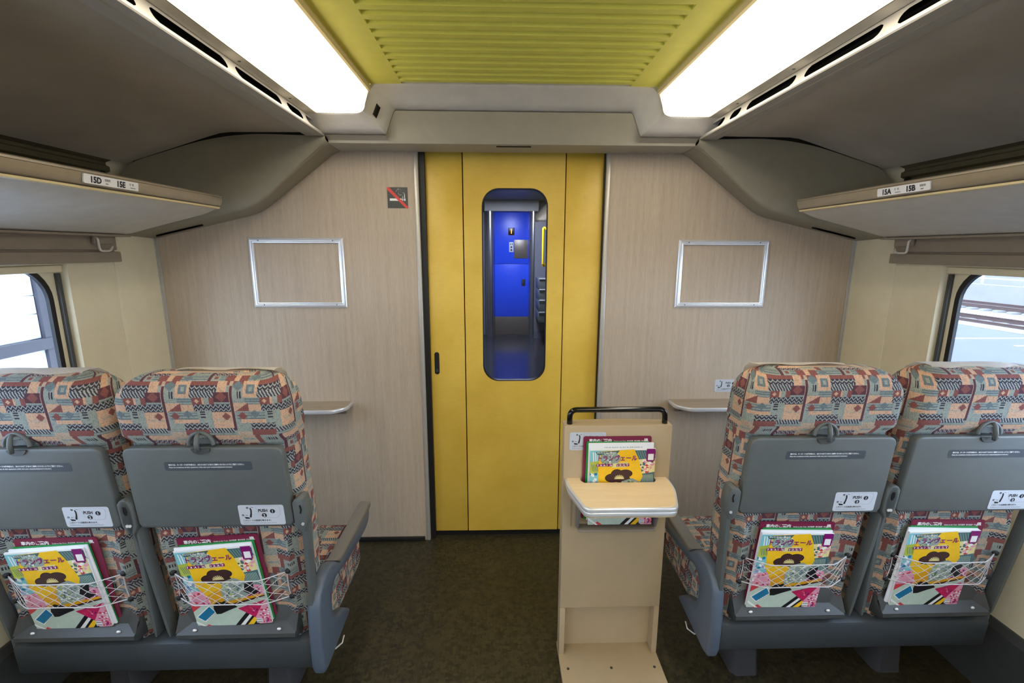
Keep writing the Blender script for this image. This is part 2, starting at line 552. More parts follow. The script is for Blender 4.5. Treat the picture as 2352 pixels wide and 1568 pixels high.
# ================================================================== SETTING
def struct(name, mb, m, smooth=40, parent=None, recalc=True):
    o = mb.build(name, m, parent, smooth, recalc)
    if parent is None: o['kind'] = 'structure'
    return o

# floor
b = MB(); b.box(-HW-.1, HW+.1, YB-.1, D+.085, -.06, 0)
struct('floor', b, M['floor'])

# far wall: wood panels either side of the door
wall = empty('wall_far', (0, D, 0), kind='structure')
for s_ in (-1, 1):
    pts = [(s_*.432, 0.0), (s_*.432, 1.9), (s_*.76, 1.9), (s_*.775, 1.862), (s_*1.105, 1.612), (s_*1.58, 1.52), (s_*1.58, 0.0)]
    b = MB(); b.prism([(p[0], p[1]) for p in pts], 'y', 0, .03)
    struct('wood_panel', b, M['wood'], parent=wall)
    # chrome jamb strip and the black seal behind it
    b = MB(); b.box(s_*.432, s_*.413, -.006, .03, 0, 1.9, .003)
    struct('jamb_strip', b, M['strip_alu'], parent=wall)
    b = MB(); b.box(s_*.413, s_*(.388 if s_ < 0 else .408), .012, .04, 0, 1.9)
    struct('door_seal', b, M['black'], parent=wall)
    b = MB(); b.box(s_*.44, s_*1.57, -.012, 0.0, 0, .022, .002)
    struct('baseboard_strip', b, M['black'], parent=wall)

# sliding door
door = empty('door_1', (0, D+.03, 0), kind='structure')
def panel(x0, x1, z0, z1):
    b = MB(); b.box(x0, x1, 0, .03, z0, z1, .002)
    return struct('door_panel', b, M['yellow'], parent=door)
panel(-.388, -.2255, .03, 1.9)
panel(.2415, .41, .03, 1.9)
b = MB()
inner = rrect(-.139, .161, .828, 1.724, .078, 8)
outer = ring_outer(inner, -.2205, .2365, .03, 1.9)
holed_slab(b, inner, outer, 'y', 0, .03)
struct('door_panel', b, M['yellow'], parent=door)
b = MB(); b.box(-.388, .41, .028, .034, .03, .80); b.box(-.388, -.15, .028, .034, .8, 1.9); b.box(.17, .41, .028, .034, .8, 1.9)
struct('door_core', b, M['void'], parent=door)
b = MB(); holed_slab(b, rrect(-.135, .157, .832, 1.72, .074, 8), inner, 'y', .002, .028)
struct('pane_gasket', b, M['black'], parent=door)
b = MB(); b.prism(rrect(-.137, .159, .83, 1.722, .075, 8), 'y', .012, .016)
struct('window_pane', b, M['door_glass'], parent=door, smooth=False)
b = MB(); b.prism(rrect(-.371, -.348, .864, .973, .0112, 6), 'y', -.002, .004)
struct('handle_recess', b, M['black'], parent=door)
b = MB(); b.tube([(-.3595, -.003, .878), (-.3595, -.006, .89)], .005, 10)
struct('key_lock', b, M['plastic_dk'], parent=door)

b = MB(); b.box(-.41, .41, .008, .06, -.002, .029)
struct('door_track', b, M['void'], parent=door)

# header beam over the door with a stepped upper contour
def contour(x, low=1.893, high=1.983, xa=.462, xb=.508):
    x = abs(x)
    if x <= xa: return high
    if x >= xb: return low
    f = (x-xa)/(xb-xa); f = f*f*(3-2*f)
    return high+(low-high)*f
XS = [-.79, -.72, -.6, -.53, -.51] + [-.508+.046*i/8 for i in range(9)] + [-.44, -.3, -.15, 0, .15, .3, .44] + [.462+.046*i/8 for i in range(9)] + [.51, .53, .6, .72, .79]
hdr = empty('trim_1', (0, 0, 0), kind='structure')
b = MB()
XH = [max(-.742, min(.742, x)) for x in XS]
rows = []
for fy, fz in ((D, 1.868), (2.012, 1.868), (2.003, 1.871), (1.999, 1.880)):
    rows.append([(x, fy, fz) for x in XH])
rows.append([(x, 1.985, 1.885+(contour(x)-1.885)*.3) for x in XH])
rows.append([(x, 1.966, contour(x)) for x in XH])
rows.append([(x, 2.03, contour(x)) for x in XH])
b.grid(rows)
struct('header_beam', b, M['header'], 35, hdr)
b = MB(); b.box(-.071, .071, 2.02, 2.034, 1.866, 1.8681)
struct('header_slot', b, M['void'], parent=hdr)
b = MB(); b.box(-.79, .79, 2.035, D, 1.875, 2.3)
struct('header_backing', b, M['void'], parent=hdr)

# pale bulkhead moulding above it, stepped around the lamps
b = MB()
def top_c(x):
    x = abs(x)
    pts = [(.0, 2.046), (.512, 2.046), (.54, 2.02), (.562, 1.958), (.585, 1.947), (.79, 1.946)]
    for (x0, z0), (x1, z1) in zip(pts, pts[1:]):
        if x <= x1: return z0+(z1-z0)*(x-x0)/(x1-x0)
    return 1.946
XT = []
for x in XS:   # upper contour sits further out than the lower one
    ax = abs(x)
    XT.append(math.copysign(ax if ax > .6 else ax+(.055 if ax > .45 else .0), x))
XT = sorted(XT)
rows = [[(x, 2.03, contour(x)+.0065) for x in XS], [(x, 1.964, contour(x)+.0065) for x in XS]]
for f in (.25, .5, .75):
    rows.append([(x+(xt-x)*f, 1.96-.075*f, (contour(x)+.006)+(top_c(xt)-contour(x)-.006)*f) for x, xt in zip(XS, XT)])
rows.append([(xt, 1.884, top_c(xt)-.004) for xt in XT])
rows.append([(xt, 1.877, top_c(xt)) for xt in XT])
rows.append([(xt, 1.872, top_c(xt)+.004) for xt in XT])
rows.append([(xt, 1.874, top_c(xt)+.02) for xt in XT])
b.grid(rows)
bulk = empty('trim_2', (0, 0, 0), kind='structure')
struct('bulkhead_moulding', b, M['grey_trim'], 50, bulk)
for k in range(7):
    f = k/6
    b = MB()
    x, y = -.519, 1.895+.050*f
    b.box(-.0022, .0022, -.0012, .0012, -.021, .021, M=Matrix.Translation((-.5035-.0135+(.042-.042*f)*-.18, y, 1.958+.01*(1-f))) @ Matrix.Rotation(math.radians(24), 4, 'Y'))
    struct('speaker_slot', b, M['void'], parent=bulk)

# corner mouldings between the luggage racks and the far wall
for s_ in (-1, 1):
    S = fillet([(.757, 1.975, 1.890), (1.12, 1.962, 1.897), (1.50, 1.955, 1.782), (1.548, 1.95, 1.72), (1.55, 1.945, 1.63)], [0, .2, .12, .03, 0], 6)
    F = fillet([(.757, 2.0, 1.868), (1.055, 2.0, 1.620), (1.58, 1.985, 1.505)], [0, .07, 0], 6)
    F = [(.742, 2.0, 1.868)]+F
    W = fillet([(.757, D, 1.868), (1.105, D, 1.607), (1.58, D, 1.497)], [0, .05, 0], 6)
    W = [(.745, D, 1.868)]+W
    S = [(.745, 1.973, 1.890)]+S
    n = 26
    S, F, W = curve(S, n), curve(F, n), curve(W, n)
    rows = [[(s_*p[0], p[1]+.05, p[2]) for p in S], [(s_*p[0], p[1], p[2]) for p in S]]
    for f in (.3, .6, .85, .95):
        rows.append([(s_*(a[0]+(c[0]-a[0])*f), a[1]+(c[1]-a[1])*f-.016*math.sin(PI*f), a[2]+(c[2]-a[2])*f) for a, c in zip(S, F)])
    for f in (.0, .06, .12, 1.0):
        rows.append([(s_*(a[0]+(c[0]-a[0])*f), a[1]+(c[1]-a[1])*f+(-.002 if f == .06 else 0), a[2]+(c[2]-a[2])*f+(.006 if f == 0 else 0)) for a, c in zip(F, W)])
    b = MB(); b.grid(rows)
    cm = struct('trim_3' if s_ < 0 else 'trim_4', b, M['corner'], 50)
    b = MB()
    for k in range(9):
        b.box(-.02, .02, -.004, .004, -.003, .003, M=Matrix.Translation((s_*(1.35+.02*k), 2.09, 1.548-.0046*k)) @ Matrix.Rotation(s_*math.radians(13), 4, 'Y'))
    struct('vent_grille', b, M['void'], parent=cm)
    b = MB(); b.prism([(s_*.735, 1.9), (s_*1.6, 2.2), (s_*1.6, 1.55), (s_*1.2, 1.66)], 'y', 2.06, D)
    struct('corner_backing', b, M['void'], parent=cm)

# ceiling: ribbed yellow centre panel
b = MB()
P0, PITCH = 1.885, .0520
XR0, XR1 = -.418, .430
YC = P0-PITCH*38
HWY = .537
prev = None
b.poly([(-HWY, YB, 2.05), (XR0, YB, 2.05), (XR0, P0, 2.05), (-HWY, P0, 2.05)])
b.poly([(XR1, YB, 2.05), (HWY, YB, 2.05), (HWY, P0, 2.05), (XR1, P0, 2.05)])
b.poly([(XR0, YB, 2.05), (XR1, YB, 2.05), (XR1, YC, 2.05), (XR0, YC, 2.05)])
for i in range(38):
    y1 = P0-PITCH*i-.004
    prof = [(y1-PITCH, 2.05), (y1-.030, 2.05), (y1-.024, 2.0515), (y1-.010, 2.0585), (y1-.004, 2.0585), (y1-.0005, 2.052), (y1, 2.05)]
    b.grid([[(XR0, y, z) for y, z in prof], [(XR1, y, z) for y, z in prof]])
    for x in (XR0, XR1):
        b.poly([(x, y, z) for y, z in prof[1:]])
b.poly([(XR0, P0-.004, 2.05), (XR1, P0-.004, 2.05), (XR1, P0, 2.05), (XR0, P0, 2.05)])
struct('ceiling', b, M['ceil_yellow'], False)

# outer ceiling panels over the racks, with air-outlet strips
for s_ in (-1, 1):
    prof = [(.815, 1.899), (1.10, 1.897), (1.14, 1.893), (1.19, 1.879), (1.49, 1.787), (1.515, 1.778)]
    b = MB(); b.grid([[(s_*x, YB, z) for x, z in prof], [(s_*x, 1.957, z) for x, z in prof]])
    struct('trim_5' if s_ < 0 else 'trim_6', b, M['ceil_panel'], 30)
    air = empty('trim_7' if s_ < 0 else 'trim_8', (0, 0, 0), kind='structure')
    # web with slots
    slots = [(1.066, 1.331), (1.377, 1.633), (1.686, 1.80), (.70, 1.022), (.36, .65)]
    if s_ > 0: slots = [(1.042, .73), (1.086, 1.340), (1.384, 1.636), (1.683, 1.75), (.36, .68)]
    slots.append((-.3, .3)); 
    slots = sorted((min(a, c), max(a, c)) for a, c in slots)
    y_end = 1.972
    lo, hi = Vector((.747, 1.892)), Vector((.772, 1.943))
    L_ = (hi-lo)
    P = lambda f, y: (s_*(lo.x+L_.x*f), y, lo.y+L_.y*f)
    b = MB()
    f0, f1 = .24, .80
    b.grid([[P(0, YB), P(0, y_end)], [P(f0, YB), P(f0, y_end)]])
    edges = [YB]+[v for a in slots for v in a]+[1.79 if s_ > 0 else 1.835, y_end]
    last = YB
    for a, c in slots+[(1.80 if s_ > 0 else 1.84, y_end)]:
        n = 6
        rr = .016
        # web between two slots with rounded corners
        left = [(last, f0), (last, f1)]
        A = [(a, f0), (a+.0, f1)]
        rnd = lambda y, sg: [(y+sg*.013*(1-math.sqrt(max(0, 1-(2*f/n-1)**2))), f0+(f1-f0)*f/n) for f in range(n+1)]
        b.grid([[P(f, y) for y, f in (rnd(last, -1) if last > YB else [(YB, f0+(f1-f0)*i/n) for i in range(n+1)])], [P(f, y) for y, f in rnd(a, 1)]])
        last = c
    b.grid([[P(f1, YB), P(f1, y_end)], [P(1, YB), P(1, y_end)]])
    struct('outlet_web', b, M['strip_alu'], 30, air, recalc=False)
    b = MB(); b.grid([[(s_*.748, y, 1.8935), (s_*.79, y, 1.8925), (s_*.808, y, 1.91), (s_*.806, y, 1.955), (s_*.774, y, 1.9455)] for y in (YB, y_end)])
    struct('outlet_recess', b, M['void'], 30, air)
    prof = [(.745, 1.893), (.747, 1.8895), (.775, 1.889), (.777, 1.8915), (.779, 1.889), (.817, 1.889), (.82, 1.891), (.82, 1.905)]
    b = MB(); b.grid([[(s_*x, YB, z) for x, z in prof], [(s_*x, y_end, z) for x, z in prof]])
    b.poly([(s_*x, y_end, z) for x, z in prof]+[(s_*.75, y_end, 1.9)])
    struct('outlet_rail', b, M['strip_alu'], 25, air)
    # panel between lamp and outlet strip
    b = MB(); b.grid([[(s_*.738, YB, 1.9475), (s_*.7725, YB, 1.944), (s_*.782, YB, 1.95)], [(s_*.738, 1.876, 1.9475), (s_*.7725, 1.876, 1.944), (s_*.782, 1.876, 1.95)]])
    struct('lamp_side_panel', b, M['rack_under'], 30, air)
    for y in (1.02, 1.39, 1.70):
        b = MB(); b.cyl((s_*.757, y, 1.946), 'z', .0045, .002, 10)
        struct('panel_screw', b, M['plastic_dk'], parent=air)

# side walls with windows
WZ0, WZ1 = .72, 1.398          # rectangular recess in the wall
WINS = [(.36, 1.700), (-1.4, -.1), (-3.2, -1.9)]
wi = 0
for s_ in (-1, 1):
    W0 = empty('wall_left' if s_ < 0 else 'wall_right', (0, 0, 0), kind='structure')
    b = MB()
    X = s_*HW
    # main sheet with rectangular openings
    ys = sorted([YB, 1.905]+[v for w in WINS for v in w])
    for y0, y1 in zip(ys, ys[1:]):
        hole = any(abs(w[0]-y0) < 1e-6 for w in WINS)
        zr = [(0.0, WZ0), (WZ1, 1.5)] if hole else [(0.0, 1.5)]
        for z0, z1 in zr:
            b.grid([[(X, y0, z0), (X, y1, z0)], [(X, y0, z1), (X, y1, z1)]])
    # bevelled reveals of the openings
    for w in WINS:
        o = [(w[0], WZ0), (w[1], WZ0), (w[1], WZ1), (w[0], WZ1)]
        i_ = [(w[0]+.008, WZ0+.008), (w[1]-.006, WZ0+.008), (w[1]-.006, WZ1-.003), (w[0]+.008, WZ1-.003)]
        rows = [[(X, p[0], p[1]) for p in o], [(X+s_*.022, p[0], p[1]) for p in i_], [(X+s_*.034, p[0], p[1]) for p in i_]]
        b.grid(rows, close_u=True)
    # upper curve above the rack
    b.grid([[(s_*HW, YB, 1.5), (s_*HW, 2.1, 1.5)], [(s_*1.577, YB, 1.62), (s_*1.577, 2.1, 1.62)], [(s_*1.572, YB, 1.72), (s_*1.572, 2.1, 1.72)], [(s_*1.545, YB, 1.80), (s_*1.545, 2.1, 1.80)]])
    struct('side_panel', b, M['cream'], 30, W0)
    b = MB(); b.box(X, X+s_*.02, 1.908, D, 0, 1.56, .002)
    struct('end_panel', b, M['cream'], parent=W0)
    b = MB(); b.box(X-s_*.002, X+s_*.012, D-.012, D-.001, 0, 1.52, .003)
    b.box(X-s_*.012, X+s_*.0, D-.006, D-.0005, 0, 1.50, .002)
    struct('corner_strip', b, M['strip_alu'], parent=W0)
    b = MB(); b.prism([(s_*HW, 0), (s_*1.555, 0), (s_*1.558, .235), (s_*1.572, .258), (s_*HW, .26)], 'y', YB, D-.01)
    struct('kick_duct', b, M['plastic_dk'], 30, W0)
    # pelmet over the windows
    b = MB(); b.box(X-s_*.035, X, YB, 1.905, 1.402, 1.441, .004)
    struct('lower_pelmet', b, M['belt'], 40, W0)
    b = MB(); b.box(X-s_*.026, X, YB, 1.90, 1.4475, 1.5, .003); b.box(X-s_*.015, X, YB, 1.898, 1.44, 1.45)
    struct('upper_pelmet', b, M['belt'], 40, W0)
    # grooved rail at the back of the rack
    prof = [(1.553, 1.690), (1.535, 1.694), (1.535, 1.715), (1.545, 1.722), (1.545, 1.732), (1.53, 1.738), (1.53, 1.755), (1.542, 1.761), (1.542, 1.771), (1.522, 1.778), (1.515, 1.784)]
    b = MB(); b.grid([[(s_*x, YB, z) for x, z in prof], [(s_*x, 1.893, z) for x, z in prof]])
    struct('grooved_rail', b, M['olive_rail'], 25, W0)
    for y in (1.865, 1.33, .8):
        b = MB(); b.cyl((s_*1.5355, y, 1.727), 'x', .011, .006, 12)
        struct('rail_plug', b, M['void'], parent=W0)
    # windows
    for w in WINS:
        wi += 1
        we = empty('window_%d' % wi, (X+s_*.030, 0, 0), kind='structure')
        inner = rrect(w[0]+.04, w[1]-.037, WZ0+.05, WZ1+.004, .125, 8)
        outer = ring_outer(inner, w[0]+.005, w[1]-.005, WZ0+.005, WZ1+.03)
        b = MB(); holed_slab(b, inner, outer, 'x', 0, s_*.012)
        struct('window_frame', b, M['cream'], 30, we)
        g = rrect(w[0]+.06, w[1]-.054, WZ0+.07, WZ1-.012, .112, 8)
        b = MB(); holed_slab(b, g, inner, 'x', s_*.001, s_*.014)
        struct('window_gasket', b, M['black'], 30, we)
        b = MB(); b.prism(g, 'x', s_*.008, s_*.012)
        struct('window_glass', b, M['glass'], False, we)
        # guide channel of the blind, blind cassette
        for yy in (w[0]+.018, w[1]-.017):
            b = MB(); b.box(-s_*.014, -s_*.0, yy-.0065, yy+.0065, WZ0+.02, WZ1-.03, .002)
            struct('blind_guide', b, M['plastic_dk'], parent=we)
        b = MB(); b.box(-s_*.022, -s_*.002, w[0]+.012, w[1]-.010, 1.3715, 1.396, .004)
        bl = struct('blind_rail', b, M['cream'], parent=we)
        b = MB(); b.tube([(-s_*.0225, y, z) for y, z in rrect((w[0]+w[1])/2+.30, (w[0]+w[1])/2+.40, 1.379, 1.388, .0045, 4)], .0012, 6, closed=True)
        struct('blind_grip', b, M['belt'], parent=bl)

# near end closure (behind the viewer)
b = MB(); b.box(-HW-.02, HW+.02, YB-.05, YB, 0, 2.2)
struct('wall_near', b, M['wood'])
# outer roof so no daylight leaks past the ceiling panels
b = MB(); b.box(-1.66, 1.66, YB, D+.1, 2.22, 2.26)
for s_ in (-1, 1):
    b.box(s_*1.64, s_*1.66, YB, D+.1, 1.42, 2.26); b.box(s_*1.63, s_*1.65, YB, D+.1, -.1, .74); b.box(s_*1.63, s_*1.65, 1.72, D+.1, -.1, 1.6)
    b.box(s_*1.60, s_*1.65, YB, 1.75, 1.44, 1.5)
struct('trim_9', b, M['vest_wall'])

# ================================================================== CEILING LAMPS
for s_ in (-1, 1):
    side = 'left' if s_ < 0 else 'right'
    L = empty('ceiling_light', (s_*.64, 0, 1.95), 'long glowing white ceiling lamp on the %s of the yellow ceiling' % side, 'ceiling lamp')
    prof = fillet([(.5425, 2.031), (.5615, 1.958), (.582, 1.9485), (.738, 1.9485)], .02, 4)
    prof = curve(prof, 40)
    pp = []
    for i, (x, z) in enumerate(prof):
        pp.append((s_*x-s_*.64, z-1.95+(.0006 if i % 2 else 0)))
    b = MB(); b.grid([[(x, YB, z) for x, z in pp], [(x, 1.874, z) for x, z in pp]])
    me = b.build('diffuser', M['diffuser'], L, False)
    fp = [(.537, 2.052), (.531, 2.038), (.534, 2.026), (.5415, 2.024), (.543, 2.033)]
    b = MB(); b.grid([[(s_*x-s_*.64, YB, z-1.95) for x, z in fp], [(s_*x-s_*.64, 1.874, z-1.95) for x, z in fp]])
    b.build('inner_frame', M['lip'], L, 30)

# ================================================================== LUGGAGE RACKS
def rack(s_):
    side = 'left' if s_ < 0 else 'right'
    R0 = empty('luggage_rack', (s_*1.15, 0, 1.6), 'grey overhead luggage rack above the %s window with %s seat plate' % (side, '15D 15E' if s_ < 0 else '15A 15B'), 'luggage rack', 'overhead luggage racks')
    T = lambda x, z: (s_*x-s_*1.15, z-1.6)
    YE = 1.90
    def sweep(mb, prof, y0=YB, y1=YE, cap=True):
        pr = [T(*p) for p in prof]
        mb.grid([[(x, y0, z) for x, z in pr], [(x, y1, z) for x, z in pr]])
        if cap: mb.poly([(x, y1, z) for x, z in pr])
        return mb
    b = MB(); sweep(b, [(1.129, 1.6445), (1.131, 1.630), (1.137, 1.618), (1.147, 1.611), (1.16, 1.612), (1.16, 1.645)])
    fas = b.build('fascia', M['rack_metal'], R0, 40)
    b = MB(); sweep(b, [(1.129, 1.6455), (1.1295, 1.651), (1.134, 1.6545), (1.16, 1.655), (1.17, 1.646)])
    b.build('top_rail', M['rack_metal'], R0, 40)
    b = MB(); sweep(b, [(1.141, 1.6115), (1.142, 1.606), (1.149, 1.6035), (1.158, 1.606), (1.158, 1.612)])
    b.build('edge_strip', M['lip'], R0, 40)
    und = fillet([(1.152, 1.606), (1.20, 1.585), (1.40, 1.535), (1.51, 1.506), (1.575, 1.500)], [0, .03, .1, .03, 0], 5)
    b = MB(); sweep(b, und+[(1.575, 1.53), (1.5, 1.55), (1.3, 1.60), (1.17, 1.640)], y1=YE)
    b.build('shelf_body', M['rack_under'], R0, 40)
    b = MB(); b.box(*sorted((s_*1.50-s_*1.15, s_*1.58-s_*1.15)), YB, 1.91, 1.497-1.6, 1.505-1.6, .002)
    b.build('wall_rail', M['belt'], R0, 40)
    # seat number plate, curved onto the fascia
    y0, y1 = (1.283, 1.468) if s_ < 0 else (1.492, 1.310)
    pl = empty('seat_number_plate', (0, 0, 0)); pl.parent = R0
    d = 1 if s_ < 0 else -1
    # local frame on the fascia: u along y, v up the slope
    A, B = Vector((1.1305, 1.6185)), Vector((1.1275, 1.6425))
    up = Vector((s_*(B.x-A.x), 0, B.y-A.y)).normalized()
    uu = Vector((0, d, 0))
    nn = uu.cross(up).normalized()
    o = Vector((s_*A.x-s_*1.15-s_*.0, (y0), A.y-1.6))+nn*.003
    F = Matrix((( uu.x, up.x, nn.x, o.x), (uu.y, up.y, nn.y, o.y), (uu.z, up.z, nn.z, o.z), (0, 0, 0, 1)))
    w = abs(y1-y0)
    b = MB()
    pts = rrect(0, w, 0, .0235, .003, 3)
    f = b.poly([F @ Vector((p[0], p[1], 0)) for p in pts])
    r = bmesh.ops.extrude_face_region(b.bm, geom=[f])
    bmesh.ops.translate(b.bm, vec=-nn*.004, verts=[v for v in r['geom'] if isinstance(v, bmesh.types.BMVert)])
    pb = b.build('plate', M['paper'], pl, False)
    F2 = F @ Matrix.Translation((0, 0, .0006))
    def put(body, size, x, z, bold=0, sx=1):
        me = text_mesh(body, size, bold, sx=sx)
        me.transform(F2 @ Matrix.Translation((x, z, 0)))
        b.bm.from_mesh(me)
    seq = (('15D', '通路側', 'AISLE'), ('15E', '窓  側', 'WINDOW')) if s_ < 0 else (('15A', '窓  側', 'WINDOW'), ('15B', '通路側', 'AISLE'))
    for k, (a, jp, en) in enumerate(seq):
        b = MB()
        x = .018+k*.086
        put(a, .0212, x, .0042, .0010, .98)
        put(jp, .0072, x+.046, .0125, 0, .9)
        put(en, .0042, x+.049, .0045, .0001)
        b.build('plate_lettering', M['ink'], pl, False, recalc=False)
    return R0
rack(-1); rack(1)

# coat hooks under the racks
for s_, y in ((-1, 1.79), (1, 1.81)):
    side = 'left' if s_ < 0 else 'right'
    H = empty('coat_hook', (s_*1.545, y, 1.47), 'white bent coat hook on the taupe pelmet by the %s window' % side, 'coat hook')
    b = MB(); b.tube(fillet([(0, 0, .025), (-s_*.012, 0, .02), (-s_*.012, .002, -.026), (-s_*.012, .05, -.026), (-s_*.012, .062, -.008)], .012, 5), .0042, 8)
    b.build('hook_bar', M['white_plastic'], H, True)
    b = MB(); b.box(-.006, .006, -.008, .075, .0, .028, .002)
    b.build('hook_plate', M['belt'], H, 40)

# ================================================================== THINGS ON THE FAR WALL
for s_, x0, x1, z0, z1, lab in ((-1, -1.175, -.756, 1.192, 1.503, 'empty aluminium poster frame on the wood wall below the no-smoking sign'),
                           (1, .757, 1.178, 1.191, 1.500, 'empty aluminium poster frame on the wood wall right of the yellow door')):
    cx, cz = (x0+x1)/2, (z0+z1)/2
    hw, hh = (x1-x0)/2, (z1-z0)/2
    P = empty('poster_frame', (cx, D, cz), lab, 'picture frame')
    # four mitred mouldings with a stepped profile
    prof = [(0, 0), (0, .006), (.004, .010), (.009, .011), (.0115, .008), (.013, .008), (.0145, .0075), (.018, .009), (.022, .0085), (.024, .004), (.024, 0)]
    for q in range(4):
        b = MB()
        rows = []
        for d_, h_ in prof:
            c4 = [(-hw+d_, hh-d_), (hw-d_, hh-d_), (hw-d_, -hh+d_), (-hw+d_, -hh+d_)]
            a_, e_ = c4[q], c4[(q+1) % 4]
            rows.append([(a_[0], -h_-.0005, a_[1]), (e_[0], -h_-.0005, e_[1])])
        b.grid(rows)
        b.build('frame_rail', M['chrome'], P, 25)
    for x, z in ((-.78, .925), (.78, .925), (-.78, -.925), (.78, -.925)):
        b = MB(); b.cyl((x*hw, -.0095, z*hh*.995), 'y', .0022, .002, 10)
        b.build('frame_screw', M['plastic_dk'], P)

# no-smoking sign
x0, x1, z0, z1 = -.552, -.463, 1.632, 1.7205
N = empty('no_smoking_sign', ((x0+x1)/2, D, (z0+z1)/2), 'square dark grey no-smoking sign with red bar beside the yellow door', 'sign')
b = MB(); b.box(-.0445, .0445, -.0015, -.0001, -.0442, .0442)
b.build('sign_plate', M['sign_grey'], N)
b = MB()
flat(b, [(-.034, -.013), (.018, -.013), (.018, -.003), (-.034, -.003)], -.0018)
flat(b, [(.021, -.013), (.0245, -.013), (.0245, -.003), (.021, -.003)], -.0018)
flat(b, [(.028, -.013), (.0345, -.013), (.0345, -.003), (.028, -.003)], -.0018)
b.build('cigarette_pictogram', M['white_ink'], N, False, recalc=False)
b = MB()
def ribbon(b, pts, w, y):
    pts = [Vector(p) for p in pts]
    for i in range(len(pts)-1):
        t_ = (pts[i+1]-pts[i]).normalized(); n_ = Vector((-t_.y, t_.x))*w/2
        e = t_*w*.25
        flat(b, [tuple(pts[i]-n_-e), tuple(pts[i+1]-n_+e), tuple(pts[i+1]+n_+e), tuple(pts[i]+n_-e)], y)
ribbon(b, fillet([(.022, .0), (.022, .012), (.006, .012), (.002, .024), (-.004, .022), (-.004, .034), (.006, .036)], .006, 5), .003, -.0018)
ribbon(b, fillet([(.031, .0), (.031, .02), (.016, .022), (.018, .034), (.008, .036), (.004, .038)], .006, 5), .003, -.0018)
b.build('smoke_pictogram', M['white_ink'], N, False, recalc=False)
b = MB(); flat(b, [(-.0445, .0442), (-.0445, .0345), (.0348, -.0442), (.046, -.0442), (.046, -.040), (-.036, .0442)], -.0024)
b.build('red_bar', M['sign_red'], N, False, recalc=False)

# wall tables
for s_ in (-1, 1):
    side = 'behind the aisle seat of the left pair' if s_ < 0 else 'between the magazine stand and the right pair of seats'
    T_ = empty('wall_table', (s_*1.01, D, .741), 'narrow wall table with aluminium edge %s' % side, 'table')
    def outline(g):
        return fillet([(-.25+g, 0), (-.25+g, -.085), (-.20+g*.6, -.135+g), (.20-g*.6, -.135+g), (.25-g, -.085), (.25-g, 0)], .025, 5)
    b = MB(); b.prism(outline(0), 'z', -.018, 0, .004)
    b.build('table_edge', M['chrome'], T_, 40)
    b = MB(); b.prism(outline(.006), 'z', -.001, .0012)
    b.build('table_top', M['wall_table_top'], T_, 40)
    b = MB(); b.box(-.22, .22, -.02, 0, -.055, -.018, .002)
    b.build('hinge_rail', M['brushed'], T_, 40)
    for x in (-.19, .19):
        b = MB(); b.prism([(0, -.018), (-.10, -.018), (-.02, -.052), (0, -.052)], 'x', x-.012, x+.012, .002)
        b.build('bracket', M['plastic'], T_, 40)

# ------------------------------------------------------------------ instruction sticker (also on each tray table)
def sticker_mesh(full=True):
    w, h = .120, .062
    b = MB()
    flat(b, rrect(0, w, 0, h, .006, 4), 0, 0)
    y = -.0004
    # seat pictogram
    flat(b, [(.030, .053), (.034, .0525), (.0355, .046), (.0348, .036), (.0325, .024), (.0285, .023), (.0275, .027), (.0305, .036), (.0315, .045)], y, 1)
    flat(b, [(.0135, .0255), (.0215, .0245), (.027, .0235), (.027, .0195), (.0165, .0195)], y, 1)
    disc(b, .0245, .0535, .003, y, 1); disc(b, .0105, .0305, .003, y, 1)
    flat(b, [(.017, .0298), (.0235, .0298), (.0235, .031), (.017, .031)], y, 1)
    flat(b, [(.034, .0565), (.041, .0545), (.041, .0535), (.034, .0555)], y, 1)
    # push panel outline
    for p, q in zip(*(lambda r: (r, r[1:]+r[:1]))(fillet([(.045, .058), (.110, .058), (.110, .040), (.104, .0225), (.072, .0225), (.055, .030), (.045, .058)], .008, 3))):
        ribbon_i(b, p, q, .0006, y, 2)
    text_into(b, 'PUSH', .0125, .052, .0405, y, 1, .0004, sx=.82)
    disc(b, .0895, .0425, .0066, y, 1, 24); disc(b, .0665, .0300, .0066, y, 1, 24)
    text_into(b, '1', .0115, .0895, .0385, y*2, 0, .0004, 'CENTER')
    text_into(b, '2', .0115, .0665, .0260, y*2, 0, .0004, 'CENTER')
    text_into(b, '1', .005, .0245, .0518, y*2, 0, .0002, 'CENTER')
    text_into(b, '2', .005, .0105, .0288, y*2, 0, .0002, 'CENTER')
    text_into(b, 'このシートは座面も動きます。', .0062, .0085, .0118, y, 1, .0001, sx=.9)
    text_into(b, 'Push(1) to recline. (2) to move seat cushion forward.', .0044, .0085, .005, y, 2, .0001, sx=.93)
    return b.mesh('push_sticker', [M['sticker'], M['ink'], M['ink_light']])
def ribbon_i(b, p, q, w, y, mi):
    p, q = Vector(p), Vector(q)
    if (q-p).length < 1e-6: return
    t_ = (q-p).normalized(); n_ = Vector((-t_.y, t_.x))*w/2
    flat(b, [tuple(p-n_), tuple(q-n_), tuple(q+n_), tuple(p+n_)], y, mi)
STK = sticker_mesh()
o = link('instruction_sticker', STK)
o.location = (.984, D-.001, .778)
props(o, 'white seat instruction sticker on the wood wall above the right wall table', 'sticker')

# ================================================================== SEATS
CACHE = {}
def shared(key, fn):
    if key not in CACHE: CACHE[key] = fn()
    return CACHE[key]
TAN = .10
def rear(z): return (.96-z)*TAN

